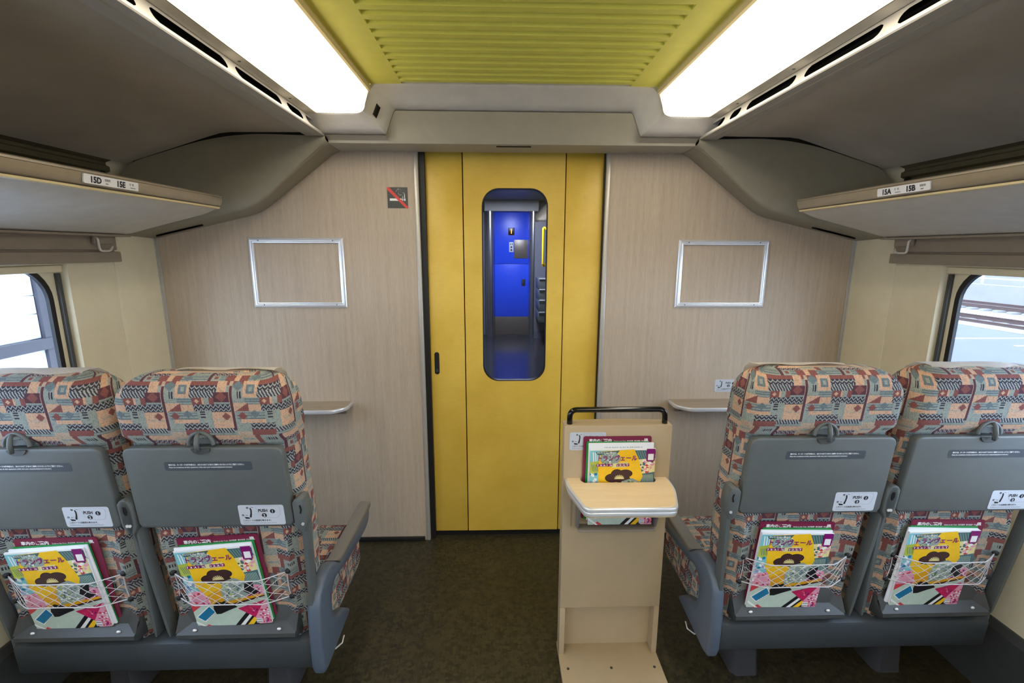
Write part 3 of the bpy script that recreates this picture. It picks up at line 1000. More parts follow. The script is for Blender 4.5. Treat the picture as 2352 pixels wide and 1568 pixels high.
def back_mesh():
    b = MB()
    ztop, rc, ry = 1.140, .085, .055
    st = []
    n_low = 30
    for i in range(n_low+1):
        st.append(.325+(ztop-rc-.325)*i/n_low)
    for i in range(1, 13):
        st.append(ztop-rc+rc*math.sin(PI/2*i/12*.985))
    rows, uvs = [], []
    for z in st:
        w = .209 + (.006 if z > .98 else 0) - .006*max(0, min(1, (.6-z)/.1))
        if z > ztop-rc: w = w-rc+math.sqrt(max(0, rc*rc-(z-ztop+rc)**2))
        yr = rear(z)
        hb = max(0, min(1, (z-.955)/.03)); hb = hb*hb*(3-2*hb)
        yr -= .020*hb
        yf = rear(z)+.115+.02*math.sin(max(0, min(1, (z-.35)/.8))*PI)
        v = z
        if z > ztop-ry:
            q_ = z-(ztop-ry)
            dd = ry-math.sqrt(max(0, ry*ry-q_*q_))
            yr += dd; yf -= dd*.8
            v = ztop-ry+ry*math.asin(min(1, q_/ry))
        r = min(.038, w*.8, (yf-yr)*.45)
        pts = []
        for k in range(25):                       # rear face, left to right
            x = -(w-r)+2*(w-r)*k/24
            y = yr
            if z < .70:                           # side bolsters beside the net pocket
                e = max(0, min(1, (.72-z)/.06))
                y -= .016*e*math.exp(-((abs(x)-.172)/.022)**2)
            pts.append((x, y))
        def arc(cx, cy, a0):
            return [(cx+r*math.cos(a0+PI/2*k/6), cy+r*math.sin(a0+PI/2*k/6)) for k in range(1, 7)]
        pts += arc(w-r, yr+r, -PI/2)
        for k in range(1, 5): pts.append((w, yr+r+(yf-yr-2*r)*k/4))
        pts += arc(w-r, yf-r, 0)
        for k in range(1, 9): pts.append(((w-r)-2*(w-r)*k/8, yf))
        pts += arc(-w+r, yf-r, PI/2)
        for k in range(1, 5): pts.append((-w, yf-r-(yf-yr-2*r)*k/4))
        pts += arc(-w+r, yr+r, PI)[:-1]
        rows.append([(p[0], p[1], z) for p in pts])
        # u: arc length from the rear centre
        n = len(pts)
        u = [0.0]*n
        for k in range(13, n): u[k] = u[k-1]+math.dist(pts[k], pts[k-1])
        u[12] = 0
        for k in range(13, n): u[k] = u[k-1]+math.dist(pts[k], pts[k-1])
        for k in range(11, -1, -1): u[k] = -pts[12][0]+pts[k][0]
        half = n//2+8
        tot = u[n-1]+math.dist(pts[n-1], pts[0])+(-u[0])
        for k in range(n):
            if k > half: u[k] -= tot
        uvs.append([(uu, v) for uu in u])
    V = b.grid(rows, close_u=True)
    idx = {v: (i, k) for i, row in enumerate(V) for k, v in enumerate(row)}
    cap = b.bm.faces.new(V[-1])
    b.bm.faces.new(list(reversed(V[0])))
    bmesh.ops.recalc_face_normals(b.bm, faces=b.bm.faces)
    for f in b.bm.faces:
        us = [uvs[idx[l.vert][0]][idx[l.vert][1]] for l in f.loops]
        mn = min(u[0] for u in us)
        for l, u in zip(f.loops, us):
            uu = u[0]
            if uu-mn > .5: uu = mn
            l[b.uv].uv = (uu+.07, u[1])
    return b.mesh('backrest', M['fabric'], 60)

def cushion_mesh():
    b = MB(); b.box(-.212, .212, .15, .532, .212, .402, .05, 5)
    for f in b.bm.faces: pass
    b.bm.normal_update()
    b.boxuv()
    return b.mesh('seat_cushion', M['fabric'], True)

def tray_mesh():
    b = MB()
    pts = fillet([(-.198, .718), (-.205, .73), (-.202, .955), (.202, .955), (.205, .73), (.198, .718)], [0, .004, .026, .026, .004, 0], 6)
    b.prism(pts, 'y', -.028, -.004, .005, 3)
    for v in b.bm.verts: v.co.y += rear(v.co.z)
    return b.mesh('tray_table', M['plastic'], 40)
def tray_lip_mesh():
    b = MB(); b.box(-.196, .196, -.0305, -.02, .719, .7235, .002)
    for v in b.bm.verts: v.co.y += rear(v.co.z)
    return b.mesh('tray_lip', M['plastic_dk'], 40)
def notice_mesh():
    b = MB()
    flat(b, rrect(-.101, .121, .8905, .9155, .005, 4), -.0284, 0)
    text_into(b, '車内では、キーボードの操作音など、まわりのお客さまのご迷惑とならないようにご配慮ください。', .0049, -.090, .9055, -.0288, 1, .00014, sx=.88)
    text_into(b, 'Please be considerate of other passengers while using your computer(keyboard noise,etc.)', .0046, -.090, .8985, -.0288, 1, .0001, sx=.95)
    for v in b.bm.verts: v.co.y += rear(v.co.z)
    return b.mesh('notice_strip', [M['notice'], M['white_ink']])
M['notice'] = plain('slate_notice_film', (68, 76, 84), .4, var=.03)
def latch_ring_mesh():
    b = MB()
    path = [(.031*math.cos(a), 0, .033*math.sin(a)) for a in [PI*k/18 for k in range(19)]]
    b.tube([(x, -.004, z) for x, _, z in path], .0052, 10)
    rows = []
    b.prism([(.029*math.cos(PI*k/16), .030*math.sin(PI*k/16)) for k in range(17)], 'y', .004, .012)
    return b.mesh('latch_housing', M['plastic'], 40)
def latch_knob_mesh():
    b = MB(); b.tube([(0, -.004, .030), (0, -.012, .022), (0, -.016, .004), (0, -.014, -.016)], [.0045, .0055, .006, .005], 12)
    return b.mesh('latch_knob', M['plastic'], True)
def latch_plate_mesh():
    b = MB(); b.prism([(.024*math.cos(PI+PI*k/16), .016*math.sin(PI+PI*k/16)) for k in range(17)], 'y', -.0035, .0)
    return b.mesh('latch_seat', M['plastic_dk'], 40)
def strut_mesh(s_):
    b = MB()
    z0, z1 = .335, .745
    rows = []
    for z in [z0, z0+.02]+[z0+.02+(z1-z0-.02)*i/6 for i in range(1, 7)]:
        f = (z-z0)/(z1-z0)
        x = .2075+.020*f
        w = .0065+.004*f
        if z == z0: w *= .5
        y = rear(z)-.012
        rows.append([(s_*(x-w), y-.0, z), (s_*(x-w*.6), y-.008, z), (s_*(x+w*.6), y-.008, z), (s_*(x+w), y, z), (s_*(x+w), y+.022, z), (s_*(x-w), y+.022, z)])
    V = b.grid(rows, close_u=True)
    b.bm.faces.new(V[0]); b.bm.faces.new(V[-1])
    bmesh.ops.recalc_face_normals(b.bm, faces=b.bm.faces)
    return b.mesh('side_strut', M['plastic'], 40)
def bracket_mesh(s_):
    b = MB()
    pts = [(.215, .80), (.226, .806), (.238, .802), (.244, .77), (.243, .735), (.232, .70), (.220, .70), (.212, .716), (.2085, .725), (.2085, .79)]
    b.prism([(s_*x, z) for x, z in pts], 'y', -.032, .01, .003)
    for v in b.bm.verts: v.co.y += rear(v.co.z)
    return b.mesh('hinge_bracket', M['plastic'], 40)
def bracket_slot_mesh(s_):
    b = MB(); b.tube([(s_*.229, -.0325, .785), (s_*.231, -.0325, .772), (s_*.228, -.0325, .76)], .0022, 6)
    for v in b.bm.verts: v.co.y += rear(v.co.z)
    return b.mesh('hinge_slot', M['black'], 40)
def bracket_screw_mesh(s_):
    b = MB(); b.cyl((s_*.231, -.033+rear(.727), .727), 'y', .0042, .003, 10)
    return b.mesh('hinge_screw', M['chrome'], 40)
def ledge_mesh():
    b = MB()
    # shallow scoop the magazines stand in
    prof = [(.006, .435), (.000, .428), (-.016, .384), (-.034, .371), (-.044, .363), (-.047, .352), (-.038, .341), (-.01, .338), (.01, .34)]
    rows = []
    for x, k in ((-.173, .0), (-.168, .8), (-.155, 1), (-.12, 1), (0, 1), (.12, 1), (.155, 1), (.168, .8), (.173, .0)):
        rows.append([(x, (y if k else y*.4)+rear(z), z) for y, z in prof])
    V = b.grid(rows)
    b.bm.faces.new(V[0]); b.bm.faces.new(V[-1])
    # upturned cheeks
    for s_ in (-1, 1):
        f = [(s_*.171, .004, .435), (s_*.171, -.042, .367), (s_*.130, -.018, .378), (s_*.144, .0, .43)]
        b.poly([(x, y+rear(z), z) for x, y, z in f])
    bmesh.ops.recalc_face_normals(b.bm, faces=b.bm.faces)
    return b.mesh('pocket_ledge', M['plastic_dk'], 35)
def rivet_mesh():
    b = MB(); b.dome((0, 0, 0), .0065, 1, .6, .7)
    return b.mesh('rivet', M['chrome'], True)
def net_mesh():
    b = MB()
    XL, XR = -.158, .158
    zt, zb = .556, .470
    def P(u, v):     # u 0..1 across, v 0..1 down
        x = XL+(XR-XL)*u
        z = zt+(zb-zt)*v - .004*math.sin(PI*u)*(1-v) + .004*math.sin(PI*u)*v
        bulge = .036*min(1, math.sin(PI*u)*1.7)
        return (x+(.004*math.sin(PI*v)*(1 if u < .5 else -1)), rear(z)-.012-bulge, z)
    n = 24
    b.tube([P(i/n, 0) for i in range(n+1)], .0016, 6)
    b.tube([P(i/n, 1) for i in range(n+1)], .0016, 6)
    cells = 9
    rng = random.Random(3)
    for k in range(-3, cells+1):
        for d in (1, -1):
            path = []
            for j in range(9):
                v = j/8
                u = (k+3*v*1.0)/cells if d > 0 else (k+3*(1-v))/cells
                path.append((u+.006*math.sin(j*2.1+k), v))
            path = [p for p in path if -.001 <= p[0] <= 1.001]
            if len(path) > 1:
                b.tube([P(*p) for p in path], .0008, 5)
    for u in (0, 1):
        b.tube([P(u, v/6) for v in range(7)], .0014, 5)
    return b.mesh('pocket_net', M['cord'], True)
def net_hook_mesh():
    b = MB(); b.cyl((0, 0, 0), 'y', .0075, .012, 12); b.dome((0, -.006, 0), .0065, 1, .6, 1)
    return b.mesh('net_hook', M['black'], True)
def cover_mesh(aisle):
    b = MB()
    w = .125
    rows = []
    path = [(.128, 1.00), (.122, 1.08), (.106, 1.118), (.080, 1.136), (.062, 1.139), (.050, 1.1400), (.044, 1.1405), (.038, 1.141)] if aisle else [(.128, 1.00), (.122, 1.08), (.106, 1.118), (.078, 1.137), (.050, 1.1395), (.030, 1.1385), (.018, 1.1365), (.008, 1.133)]
    for k in range(13):
        x = -w+2*w*k/12
        rows.append([(x, y, z+.0035+.0025*math.sin(k*.9)*(1 if i > 5 else .2)-(.006 if k in (0, 12) and i > 5 and not aisle else 0)) for i, (y, z) in enumerate(path)])
    b.grid(rows)
    r = bmesh.ops.solidify(b.bm, geom=list(b.bm.faces), thickness=.002)
    bmesh.ops.recalc_face_normals(b.bm, faces=b.bm.faces)
    return b.mesh('head_cloth', M['cover_cloth'], 60)

def arm_mesh(s_):
    """aisle-side arm panel; s_=+1 means the outer face looks to +x"""
    b = MB()
    prof = [(.562, .436), (.556, .410), (.536, .388), (.50, .380), (.42, .384), (.35, .393), (.247, .405), (.20, .417), (.168, .424), (.143, .414), (.127, .392), (.124, .365), (.13, .335), (.145, .308), (.163, .294), (.19, .287), (.225, .268),
            (.272, .226), (.266, .215), (.06, .200), (.035, .205), (.026, .23), (.022, .33), (.028, .43), (.045, .468), (.085, .490), (.14, .494), (.18, .476), (.212, .450), (.54, .444)]
    b.prism(prof, 'x', s_*.428, s_*.466, .010, 3)
    return b.mesh('armrest', M['arm'], 50)
M['arm'] = plain('blue_grey_arm_plastic', (88, 99, 114), .36, var=.04, bump=.2, bscale=1500)
def pad_mesh(s_):
    b = MB()
    pts = [(.180, .4775), (.212, .4655), (.38, .461), (.54, .464), (.569, .460), (.571, .440), (.54, .436), (.38, .438), (.212, .4475)]
    b.prism(pts, 'x', s_*.425, s_*.469, .006, 3)
    return b.mesh('arm_pad', M['plastic_pad'], 50)
def beam_mesh():
    b = MB()
    pts = [(.050, .212), (.038, .226), (.034, .304), (.037, .315), (.048, .321), (.17, .326), (.19, .31), (.19, .215), (.17, .2), (.08, .2)]
    b.prism(pts, 'x', -.427, .427, .004)
    return b.mesh('base_beam', M['beam'], 40)
def leg_mesh():
    b = MB()
    rows = []
    for z, w, d in ((0, .05, .06), (.03, .046, .055), (.13, .036, .045), (.21, .04, .05)):
        rows.append([(w*sx_*q, .20+d*sy_*q2-.25*(.19-z)*-.3, z) for sx_, sy_, q, q2 in ((-1, -1, .7, 1), (1, -1, .7, 1), (1, -1, 1, .7), (1, 1, 1, .7), (1, 1, .7, 1), (-1, 1, .7, 1), (-1, 1, 1, .7), (-1, -1, 1, .7))])
    V = b.grid(rows, close_u=True)
    b.bm.faces.new(V[0]); b.bm.faces.new(V[-1])
    bmesh.ops.recalc_face_normals(b.bm, faces=b.bm.faces)
    return b.mesh('pedestal_leg', M['leg_grey'], 40)

def double_seat(xc, y0, aisle, label):
    T_ = empty('double_seat', (xc, y0, 0), label, 'train seat', 'double seats with patchwork backs')
    link('base_beam', shared('beam', beam_mesh), T_)
    for s_ in (-1, 1):
        a = link('armrest', shared(('arm', s_), lambda: arm_mesh(s_)), T_)
        if s_ != aisle:      # the wall side arm is slimmer and set back behind the beam end
            a.location = (s_*.2, .035, 0); a.scale.x = .55
        link('arm_pad', shared(('pad', s_), lambda: pad_mesh(s_)), a)
        l = link('pedestal_leg', shared('leg', leg_mesh), T_)
        l.location = (s_*.255, 0, 0)
    b = MB(); b.box(-.40, .40, .12, .45, .180, .213, .006)
    b.build('under_frame', M['plastic_dk'], T_)
    b = MB(); b.tube([(aisle*.44, .13, .206), (aisle*.452, .15, .178), (aisle*.466, .175, .176), (aisle*.468, .19, .192)], .0028, 8)
    b.build('foot_lever', M['chrome'], T_, True)
    for k, cx in enumerate((-.2275, .2275)):
        kk = cx
        bk = link('backrest', shared('back', back_mesh), T_); bk.location.x = cx
        is_aisle = (cx*aisle > 0)
        hc = link('head_cloth', shared(('cloth', is_aisle), lambda: cover_mesh(is_aisle)), bk)
        hc.location.x = .045*(-1 if xc > 0 else 1) if is_aisle else .02*(-1 if xc > 0 else 1)
        cu = link('seat_cushion', shared('cushion', cushion_mesh), T_); cu.location.x = cx
        tr = link('tray_table', shared('tray', tray_mesh), T_); tr.location.x = cx
        link('notice_strip', shared('notice', notice_mesh), tr)
        link('tray_lip', shared('lip', tray_lip_mesh), tr)
        st = link('push_sticker', STK, tr)
        st.location = (.064, rear(.723)-.0286, .7235); st.rotation_euler.x = math.atan(TAN)
        la = link('tray_latch', shared('latchring', latch_ring_mesh), T_); la.location = (cx, rear(.962)-.020, .962)
        link('latch_knob', shared('latchknob', latch_knob_mesh), la).location = (0, -.006, .004)
        link('latch_seat', shared('latchplate', latch_plate_mesh), la).location = (0, -.007, -.008)
        for s_ in (-1, 1):
            sr = link('side_strut', shared(('strut', s_), lambda: strut_mesh(s_)), T_); sr.location.x = cx
            hb = link('hinge_bracket', shared(('hb', s_), lambda: bracket_mesh(s_)), T_); hb.location.x = cx
            link('hinge_slot', shared(('hs', s_), lambda: bracket_slot_mesh(s_)), hb)
            link('hinge_screw', shared(('hw', s_), lambda: bracket_screw_mesh(s_)), hb)
        pk = link('pocket_ledge', shared('ledge', ledge_mesh), T_); pk.location.x = cx
        for x in (-.120, .120):
            rv = link('rivet', shared('rivet', rivet_mesh), pk); rv.location = (x, rear(.37)-.036, .3725)
        nt = link('pocket_net', shared('net', net_mesh), T_); nt.location.x = cx
        for x in (-.160, .160):
            for z in (.558, .470):
                h = link('net_hook', shared('hook', net_hook_mesh), nt); h.location = (x, rear(z)-.010, z)
    return T_
YL, YR = 1.16, 1.19
double_seat(-1.049, YL, 1, 'pair of patchwork fabric seats with grey tray tables under the 15D 15E plate')
double_seat(1.049, YR, -1, 'pair of patchwork fabric seats with grey tray tables under the 15A 15B plate')

# ================================================================== MAGAZINE STAND
ST = empty('magazine_stand', (.328, 1.43, 0), 'beige floor stand with black tube handle and little shelf in front of the yellow door', 'magazine stand')
b = MB()
b.prism([(-.177, 0), (.177, 0), (.177, .052), (.12, .060), (0, .066), (-.12, .060), (-.177, .052)], 'z', .21, .89, .002)
b.build('back_board', M['beige'], ST)
for s_ in (-1, 1):
    b = MB(); b.prism([(s_*.177, 0), (s_*.177, .05), (s_*.159, .055), (s_*.159, 0)], 'z', .018, .21, .0015)
    b.build('leg', M['beige'], ST)
b = MB(); b.box(-.159, .159, .046, .056, .018, .21)
b.build('recess_panel', M['beige'], ST)
b = MB(); b.box(-.178, .178, -.42, .06, 0, .018, .002)
base = b.build('base_plate', M['beige'], ST)
for y in (-.06, -.32):
    for x in (-.152, 0, .152):
        b = MB(); b.cyl((x, y, .0183), 'z', .0048, .002, 12)
        b.build('base_screw', M['plastic_dk'], base)
b = MB(); b.tube(fillet([(-.158, .02, .885), (-.158, .02, .938), (.158, .02, .938), (.158, .02, .885)], .034, 8), .0092, 14)
b.build('tube_handle', M['handle_black'], ST, True)
# shelf: laminate top, aluminium edging, slot cut for the papers
so = [(-.172, 0), (-.172, -.035), (-.168, -.075), (-.140, -.178), (-.128, -.190), (.128, -.190), (.150, -.178), (.174, -.085), (.174, -.02), (.172, 0)]
cut = [(.127, 0), (.127, -.020), (.118, -.034), (-.112, -.034), (-.122, -.020), (-.122, 0)]
def shelf_outline(g):
    o_ = fillet([(-.172+g, -.0), (-.172+g, -.05), (-.138+g*.7, -.190+g), (.140-g*.7, -.190+g), (.174-g, -.075), (.174-g, -.0)], [0, .04, .022, .022, .04, 0], 6)
    return o_+cut
b = MB(); b.prism(shelf_outline(0), 'z', .6925, .7055, .004, 3)
b.build('shelf_edging', M['chrome'], ST, 40)
b = MB(); b.prism(shelf_outline(.0015), 'z', .678, .692, .004, 3)
b.build('shelf_edging', M['chrome'], ST, 40)
b = MB(); b.prism(shelf_outline(.007), 'z', .700, .7068)
b.build('shelf_top', M['table_wood'], ST, 40)
b = MB(); b.prism(shelf_outline(.004), 'z', .674, .679)
b.build('shelf_underside', M['beige'], ST, 40)
b = MB()
for s_ in (-1, 1):
    b.prism([(0, .676), (-.085, .676), (-.035, .545), (0, .530)], 'x', .0+s_*.130-.003, .0+s_*.130+.003)
    b2 = b.build('shelf_gusset', M['plastic_pad'], ST); b = MB()
b = MB(); b.box(-.130, .130, -.040, -.001, .532, .539, .001)
b.build('pocket_base', M['belt'], ST)
b = MB(); b.box(-.150, -.144, -.0015, 0, .53, .66); b.build('side_seam', M['belt'], ST)
o = link('push_sticker', STK, ST); o.location = (-.160, -.0012, .806)

# ================================================================== PAPERS
CL = dict(white=(238, 238, 236), yellow=(244, 194, 34), teal=(66, 104, 108), mint=(190, 208, 192), aqua=(126, 196, 206), pink=(196, 34, 92), lpink=(226, 156, 178), brown=(66, 40, 42),
          blue=(24, 118, 164), black=(28, 26, 32), red=(206, 66, 74), olive=(176, 188, 74), purple=(128, 18, 108), grey=(150, 164, 156), lav=(150, 150, 190), cream=(226, 214, 150), orange=(230, 166, 30))
CN = list(CL)
for k in CN: M['c_'+k] = plain('print_'+k, CL[k], .34, var=.05 if k not in ('white', 'black') else .02, vscale=60)
def art():
    b = MB()
    MW, MH = .214, .270
    lay = [0]
    def pg(pts, c, up=1):
        lay[0] += .00002*up
        flat(b, [((s-.5)*MW, (1-t)*MH) for s, t in pts], -.0001-lay[0], CN.index(c))
    def hatch(x0, y0, x1, y1, n, dx, dy, w, c):
        lay[0] += .00002
        for i in range(n):
            f = (i+.5)/n
            px, py = x0+(x1-x0)*f, y0+(y1-y0)*f
            flat(b, [((s-.5)*MW, (1-t)*MH) for s, t in ((px, py), (px+w, py), (px+dx+w, py+dy), (px+dx, py+dy))], -.0001-lay[0], CN.index(c))
    def spots(x0, y0, x1, y1, n, r, cs, seed):
        g = random.Random(seed)
        for i in range(n):
            lay[0] += .000002
            x, y = g.uniform(x0, x1), g.uniform(y0, y1)
            a = g.uniform(0, PI)
            q = [(x+r*g.uniform(.5, 1.2)*math.cos(a+k*PI/2), y+r*.8*g.uniform(.3, 1)*math.sin(a+k*PI/2)) for k in range(4)]
            flat(b, [((min(1, max(0, s))-.5)*MW, (1-min(1, max(0, t)))*MH) for s, t in q], -.0001-lay[0], CN.index(g.choice(cs)))
    pg([(0, 0), (1, 0), (1, 1), (0, 1)], 'white')
    pg([(0, .02), (.3, .02), (.3, .3), (0, .3)], 'aqua')
    hatch(.02, .04, .16, .05, 4, .02, .2, .014, 'white')
    pg([(0, .17), (.17, .15), (.2, .30), (0, .33)], 'olive')
    hatch(.01, .2, .13, .2, 5, .03, .09, .008, 'teal')
    pg([(0, .33), (.2, .30), (.25, .52), (0, .53)], 'aqua'); spots(0, .32, .22, .53, 26, .035, ['blue', 'white', 'lav', 'aqua'], 1)
    pg([(0, .53), (.28, .5), (.3, .75), (0, .75)], 'lpink'); spots(0, .53, .26, .74, 26, .03, ['pink', 'red', 'white', 'lpink'], 2)
    pg([(.58, .02), (1, .02), (1, .35), (.7, .35)], 'teal'); hatch(.66, .03, .98, .03, 9, .05, .1, .008, 'grey')
    pg([(.72, .14), (1, .12), (1, .33), (.78, .33)], 'cream'); spots(.76, .15, .98, .32, 24, .035, ['red', 'white', 'lpink', 'teal'], 3)
    pg([(.76, .33), (1, .3), (1, .56), (.76, .52)], 'teal'); hatch(.77, .34, .97, .33, 10, .03, .16, .007, 'mint')
    pg([(.5, .40), (1, .5), (1, .72), (.5, .72)], 'lpink'); spots(.78, .52, .98, .7, 22, .03, ['pink', 'purple', 'white'], 4)
    pg([(0, .72), (1, .62), (1, 1), (0, 1)], 'mint')
    # the big yellow sheet
    pg([(.16, .03), (.67, .005), (.74, .12), (.82, .36), (.76, .48), (.62, .70), (.30, .76), (.25, .60), (.14, .45), (.13, .2)], 'yellow')
    pg([(.25, .58), (.45, .50), (.48, .70), (.29, .76)], 'orange')
    pg([(.08, .04), (.45, .02), (.4, .07), (.12, .08)], 'teal')
    lay[0] += .00003
    n = 18
    pg([(.31+.16*math.cos(2*PI*k/n), .125+.085*math.sin(2*PI*k/n)) for k in range(n)], 'grey'); spots(.19, .06, .43, .19, 60, .013, ['teal', 'white', 'olive', 'aqua'], 5)
    pg([(.30, .19), (.58, .17), (.56, .235), (.34, .24)], 'cream')
    # flower emblem
    for cx, cy, rx, ry in ((.36, .375, .11, .05), (.42, .325, .08, .055), (.55, .32, .10, .045), (.5, .39, .12, .04)):
        pg([(cx+(rx+.012)*math.cos(2*PI*k/n), cy+(ry+.009)*math.sin(2*PI*k/n)) for k in range(n)], 'black', .3)
    for cx, cy, rx, ry in ((.36, .375, .11, .05), (.42, .325, .08, .055), (.55, .32, .10, .045), (.5, .39, .12, .04)):
        pg([(cx+rx*math.cos(2*PI*k/n), cy+ry*math.sin(2*PI*k/n)) for k in range(n)], 'brown', .3)
    lay[0] += .00002
    for k in range(9):
        a = PI+PI*k/8
        x, y = .46+.075*math.cos(a), .385+.05*math.sin(a)
        ca, sa = math.cos(a+PI/2)*.006, math.sin(a+PI/2)*.006
        pg([(.46-ca, .385-sa), (x-ca, y-sa), (x+ca, y+sa), (.46+ca, .385+sa)], 'cream', .1)
    # pale cloud and dark patch
    pg([(.50, .42), (.66, .38), (.80, .44), (.80, .60), (.62, .68), (.46, .68), (.44, .55)], 'grey'); spots(.48, .42, .76, .66, 80, .022, ['mint', 'white', 'teal', 'olive', 'mint'], 6)
    pg([(.78, .46), (.9, .44), (.88, .53), (.94, .58), (.84, .62), (.74, .56)], 'black')
    pg([(.45, .68), (.98, .60), (.98, .63), (.5, .73)], 'orange')
    pg([(.52, .71), (1, .625), (1, .64), (.52, .74)], 'brown')
    # lower part
    pg([(.0, .70), (.16, .69), (.0, .78)], 'red')
    pg([(.02, .85), (.23, .71), (.30, .80), (.12, .925)], 'white'); pg([(.04, .85), (.23, .725), (.285, .80), (.12, .91)], 'blue'); hatch(.08, .84, .2, .76, 5, .08, .06, .008, 'teal')
    lay[0] += .00002
    pg([(.28, .76), (.30, .70), (.36, .665), (.41, .68), (.45, .665), (.50, .70), (.56, .72), (.60, .755), (.48, .79), (.36, .83), (.30, .83)], 'black')
    pg([(.5, 1), (.70, .83), (.735, .86), (.57, 1)], 'black'); pg([(.57, 1), (.735, .86), (.765, .88), (.63, 1)], 'white')
    pg([(.63, 1), (.765, .88), (.79, .90), (.67, 1)], 'black'); pg([(.67, 1), (.78, .905), (.83, .925), (.75, 1)], 'yellow'); pg([(.75, 1), (.83, .93), (.86, .95), (.82, 1)], 'black')
    pg([(.60, .775), (.98, .69), (.80, .91)], 'pink'); spots(.7, .75, .86, .84, 24, .02, ['red', 'pink', 'lpink', 'purple'], 7)
    pg([(.80, .91), (.98, .69), (1, .69), (1, 1), (.84, 1)], 'lpink'); spots(.86, .8, .99, .98, 40, .025, ['pink', 'white', 'lpink', 'red'], 8)
    pg([(.08, 1), (.15, .955), (.23, 1)], 'red')
    pg([(0, .93), (.0, .90), (.16, 1), (.12, 1)], 'white')
    pg([(.80, .925), (.885, .925), (.885, .985), (.80, .985)], 'white'); hatch(.81, .935, .81, .975, 3, .065, .0, .0, 'black')
    lay[0] += .00002
    for t in (.938, .968): pg([(.805, t), (.88, t), (.88, t+.007), (.805, t+.007)], 'ink' if False else 'black', .1)
    # purple badge with a plain white square
    pg([(.86, .0), (.99, .0), (.99, .15), (.97, .165), (.88, .165), (.86, .15)], 'purple'); pg([(.885, .065), (.97, .065), (.97, .145), (.885, .145)], 'white')
    yl = -.0001-lay[0]-.0001
    text_into(b, 'トランヴェール', .0205, -.086, MH*.855, yl, CN.index('purple'), .0006, sx=.93)
    for k, ch in enumerate('TRAIN VERT'):
        if ch == ' ': continue
        x = -.084+k*.0108
        pg([((x-.001)/MW+.5, .192), ((x+.0085)/MW+.5, .186), ((x+.0088)/MW+.5, .222), ((x-.0006)/MW+.5, .226)], 'purple', .05)
        text_into(b, ch, .0088, x+.0005, MH*.78, yl-.0001, CN.index('white'), .0003, sx=.95)
    text_into(b, '1', .016, .079, MH*.71, yl, CN.index('white'), .0005)
    text_into(b, 'JR', .011, .0965, MH*.02, yl, CN.index('purple'), .0005, 'CENTER')
    text_into(b, 'のいいとこ、見つけ', .007, -.085, MH*.945, yl, CN.index('white'), .0002)
    return b.mesh('cover_print', [M['c_'+k] for k in CN])
ART = art()
def slab_mesh(name, w, h, t, m, r=.002, roll=0):
    b = MB(); b.prism(rrect(-w/2, w/2, 0, h, r, 4), 'y', 0, t)
    return b.mesh(name, m)
def card_print():
    b = MB()
    text_into(b, '車内のご案内', .0125, -.094, .2745, -.0004, 0, .0004)
    text_into(b, 'Guide to the Train  车内指南  車内指南  차내 안내', .0058, -.012, .2745, -.0004, 0, .0001, sx=.9)
    text_into(b, 'JR', .0135, .088, .2755, -.0004, 0, .0006, sx=1.15)
    return b.mesh('card_lettering', M['white_ink'])
def leaflet_print():
    b = MB()
    x = -.055
    g = random.Random(4)
    while x < .07:
        w = g.uniform(.002, .006)
        flat(b, [(x, .2575), (x+w, .2575), (x+w, .2600), (x, .2600)], -.0003, 0); x += w+g.uniform(.0012, .005)
    flat(b, [(-.1, .2515), (.1, .2515), (.1, .2525), (-.1, .2525)], -.0003, 0)
    return b.mesh('leaflet_print', M['ink_light'])
CARD = slab_mesh('guide_card', .224, .293, .0025, M['maroon'], .006)
CARDP = card_print()
GREEN = slab_mesh('green_booklet', .206, .2765, .003, M['green'])
WHITE = slab_mesh('white_leaflet', .214, .274, .003, M['paper'])
WHITEP = leaflet_print()
MAGB = slab_mesh('magazine', .214, .270, .004, M['paper'], .001)

def paper(name, me, pm, pname, Mx, label, cat, group):
    o = link(name, me)
    o.matrix_world = Mx
    props(o, label, cat, group)
    if pm is not None:
        link(pname, pm, o)
    return o
def place(x, y, z, lean_back, roll, yaw=0):
    return Matrix.Translation((x, y, z)) @ Matrix.Rotation(lean_back, 4, 'X') @ Matrix.Rotation(yaw, 4, 'Z') @ Matrix.Rotation(math.radians(roll), 4, 'Y')
LB = math.atan(TAN)
SPOTS = [  # x centre, y0, where, (dx, roll) for card, green, white, magazine
    (-1.2765, YL, 'in the net of the left window seat', ((.005, -1.0), (.004, -3.4), (.0, -3.6), (-.0095, -3.6))),
    (-.8215, YL, 'in the net of the left aisle seat', ((-.004, -3.2), (-.002, -4.2), (-.009, -4.6), (-.009, -4.5))),
    (.8215, YR, 'in the net of the right aisle seat', ((-.018, 1.2), (-.021, 1.4), (-.023, 1.4), (-.0215, 1.5))),
    (1.2765, YR, 'in the net of the right window seat', ((-.020, 1.2), (-.036, 1.6), (-.042, 2.0), (-.0285, -.4))),
]
for x, y0, where, ps in SPOTS:
    def put(k, name, me, pm, pname, dy, z, label, cat, group):
        dx, roll = ps[k]
        paper(name, me, pm, pname, place(x+dx, y0+rear(z)+dy, z, LB, roll), label, cat, group)
    put(0, 'guide_card', CARD, CARDP, 'card_lettering', -.0095, .384, 'maroon train guide card with white lettering '+where, 'card', 'maroon guide cards')
    put(1, 'green_booklet', GREEN, None, None, -.0145, .382, 'green booklet between card and leaflet '+where, 'booklet', 'green booklets')
    put(2, 'white_leaflet', WHITE, WHITEP, 'leaflet_print', -.0185, .3805, 'white leaflet behind the magazine '+where, 'leaflet', 'white leaflets')
    put(3, 'magazine', MAGB, ART, 'cover_print', -.0235, .3775, 'yellow illustrated magazine '+where, 'magazine', 'yellow illustrated magazines')
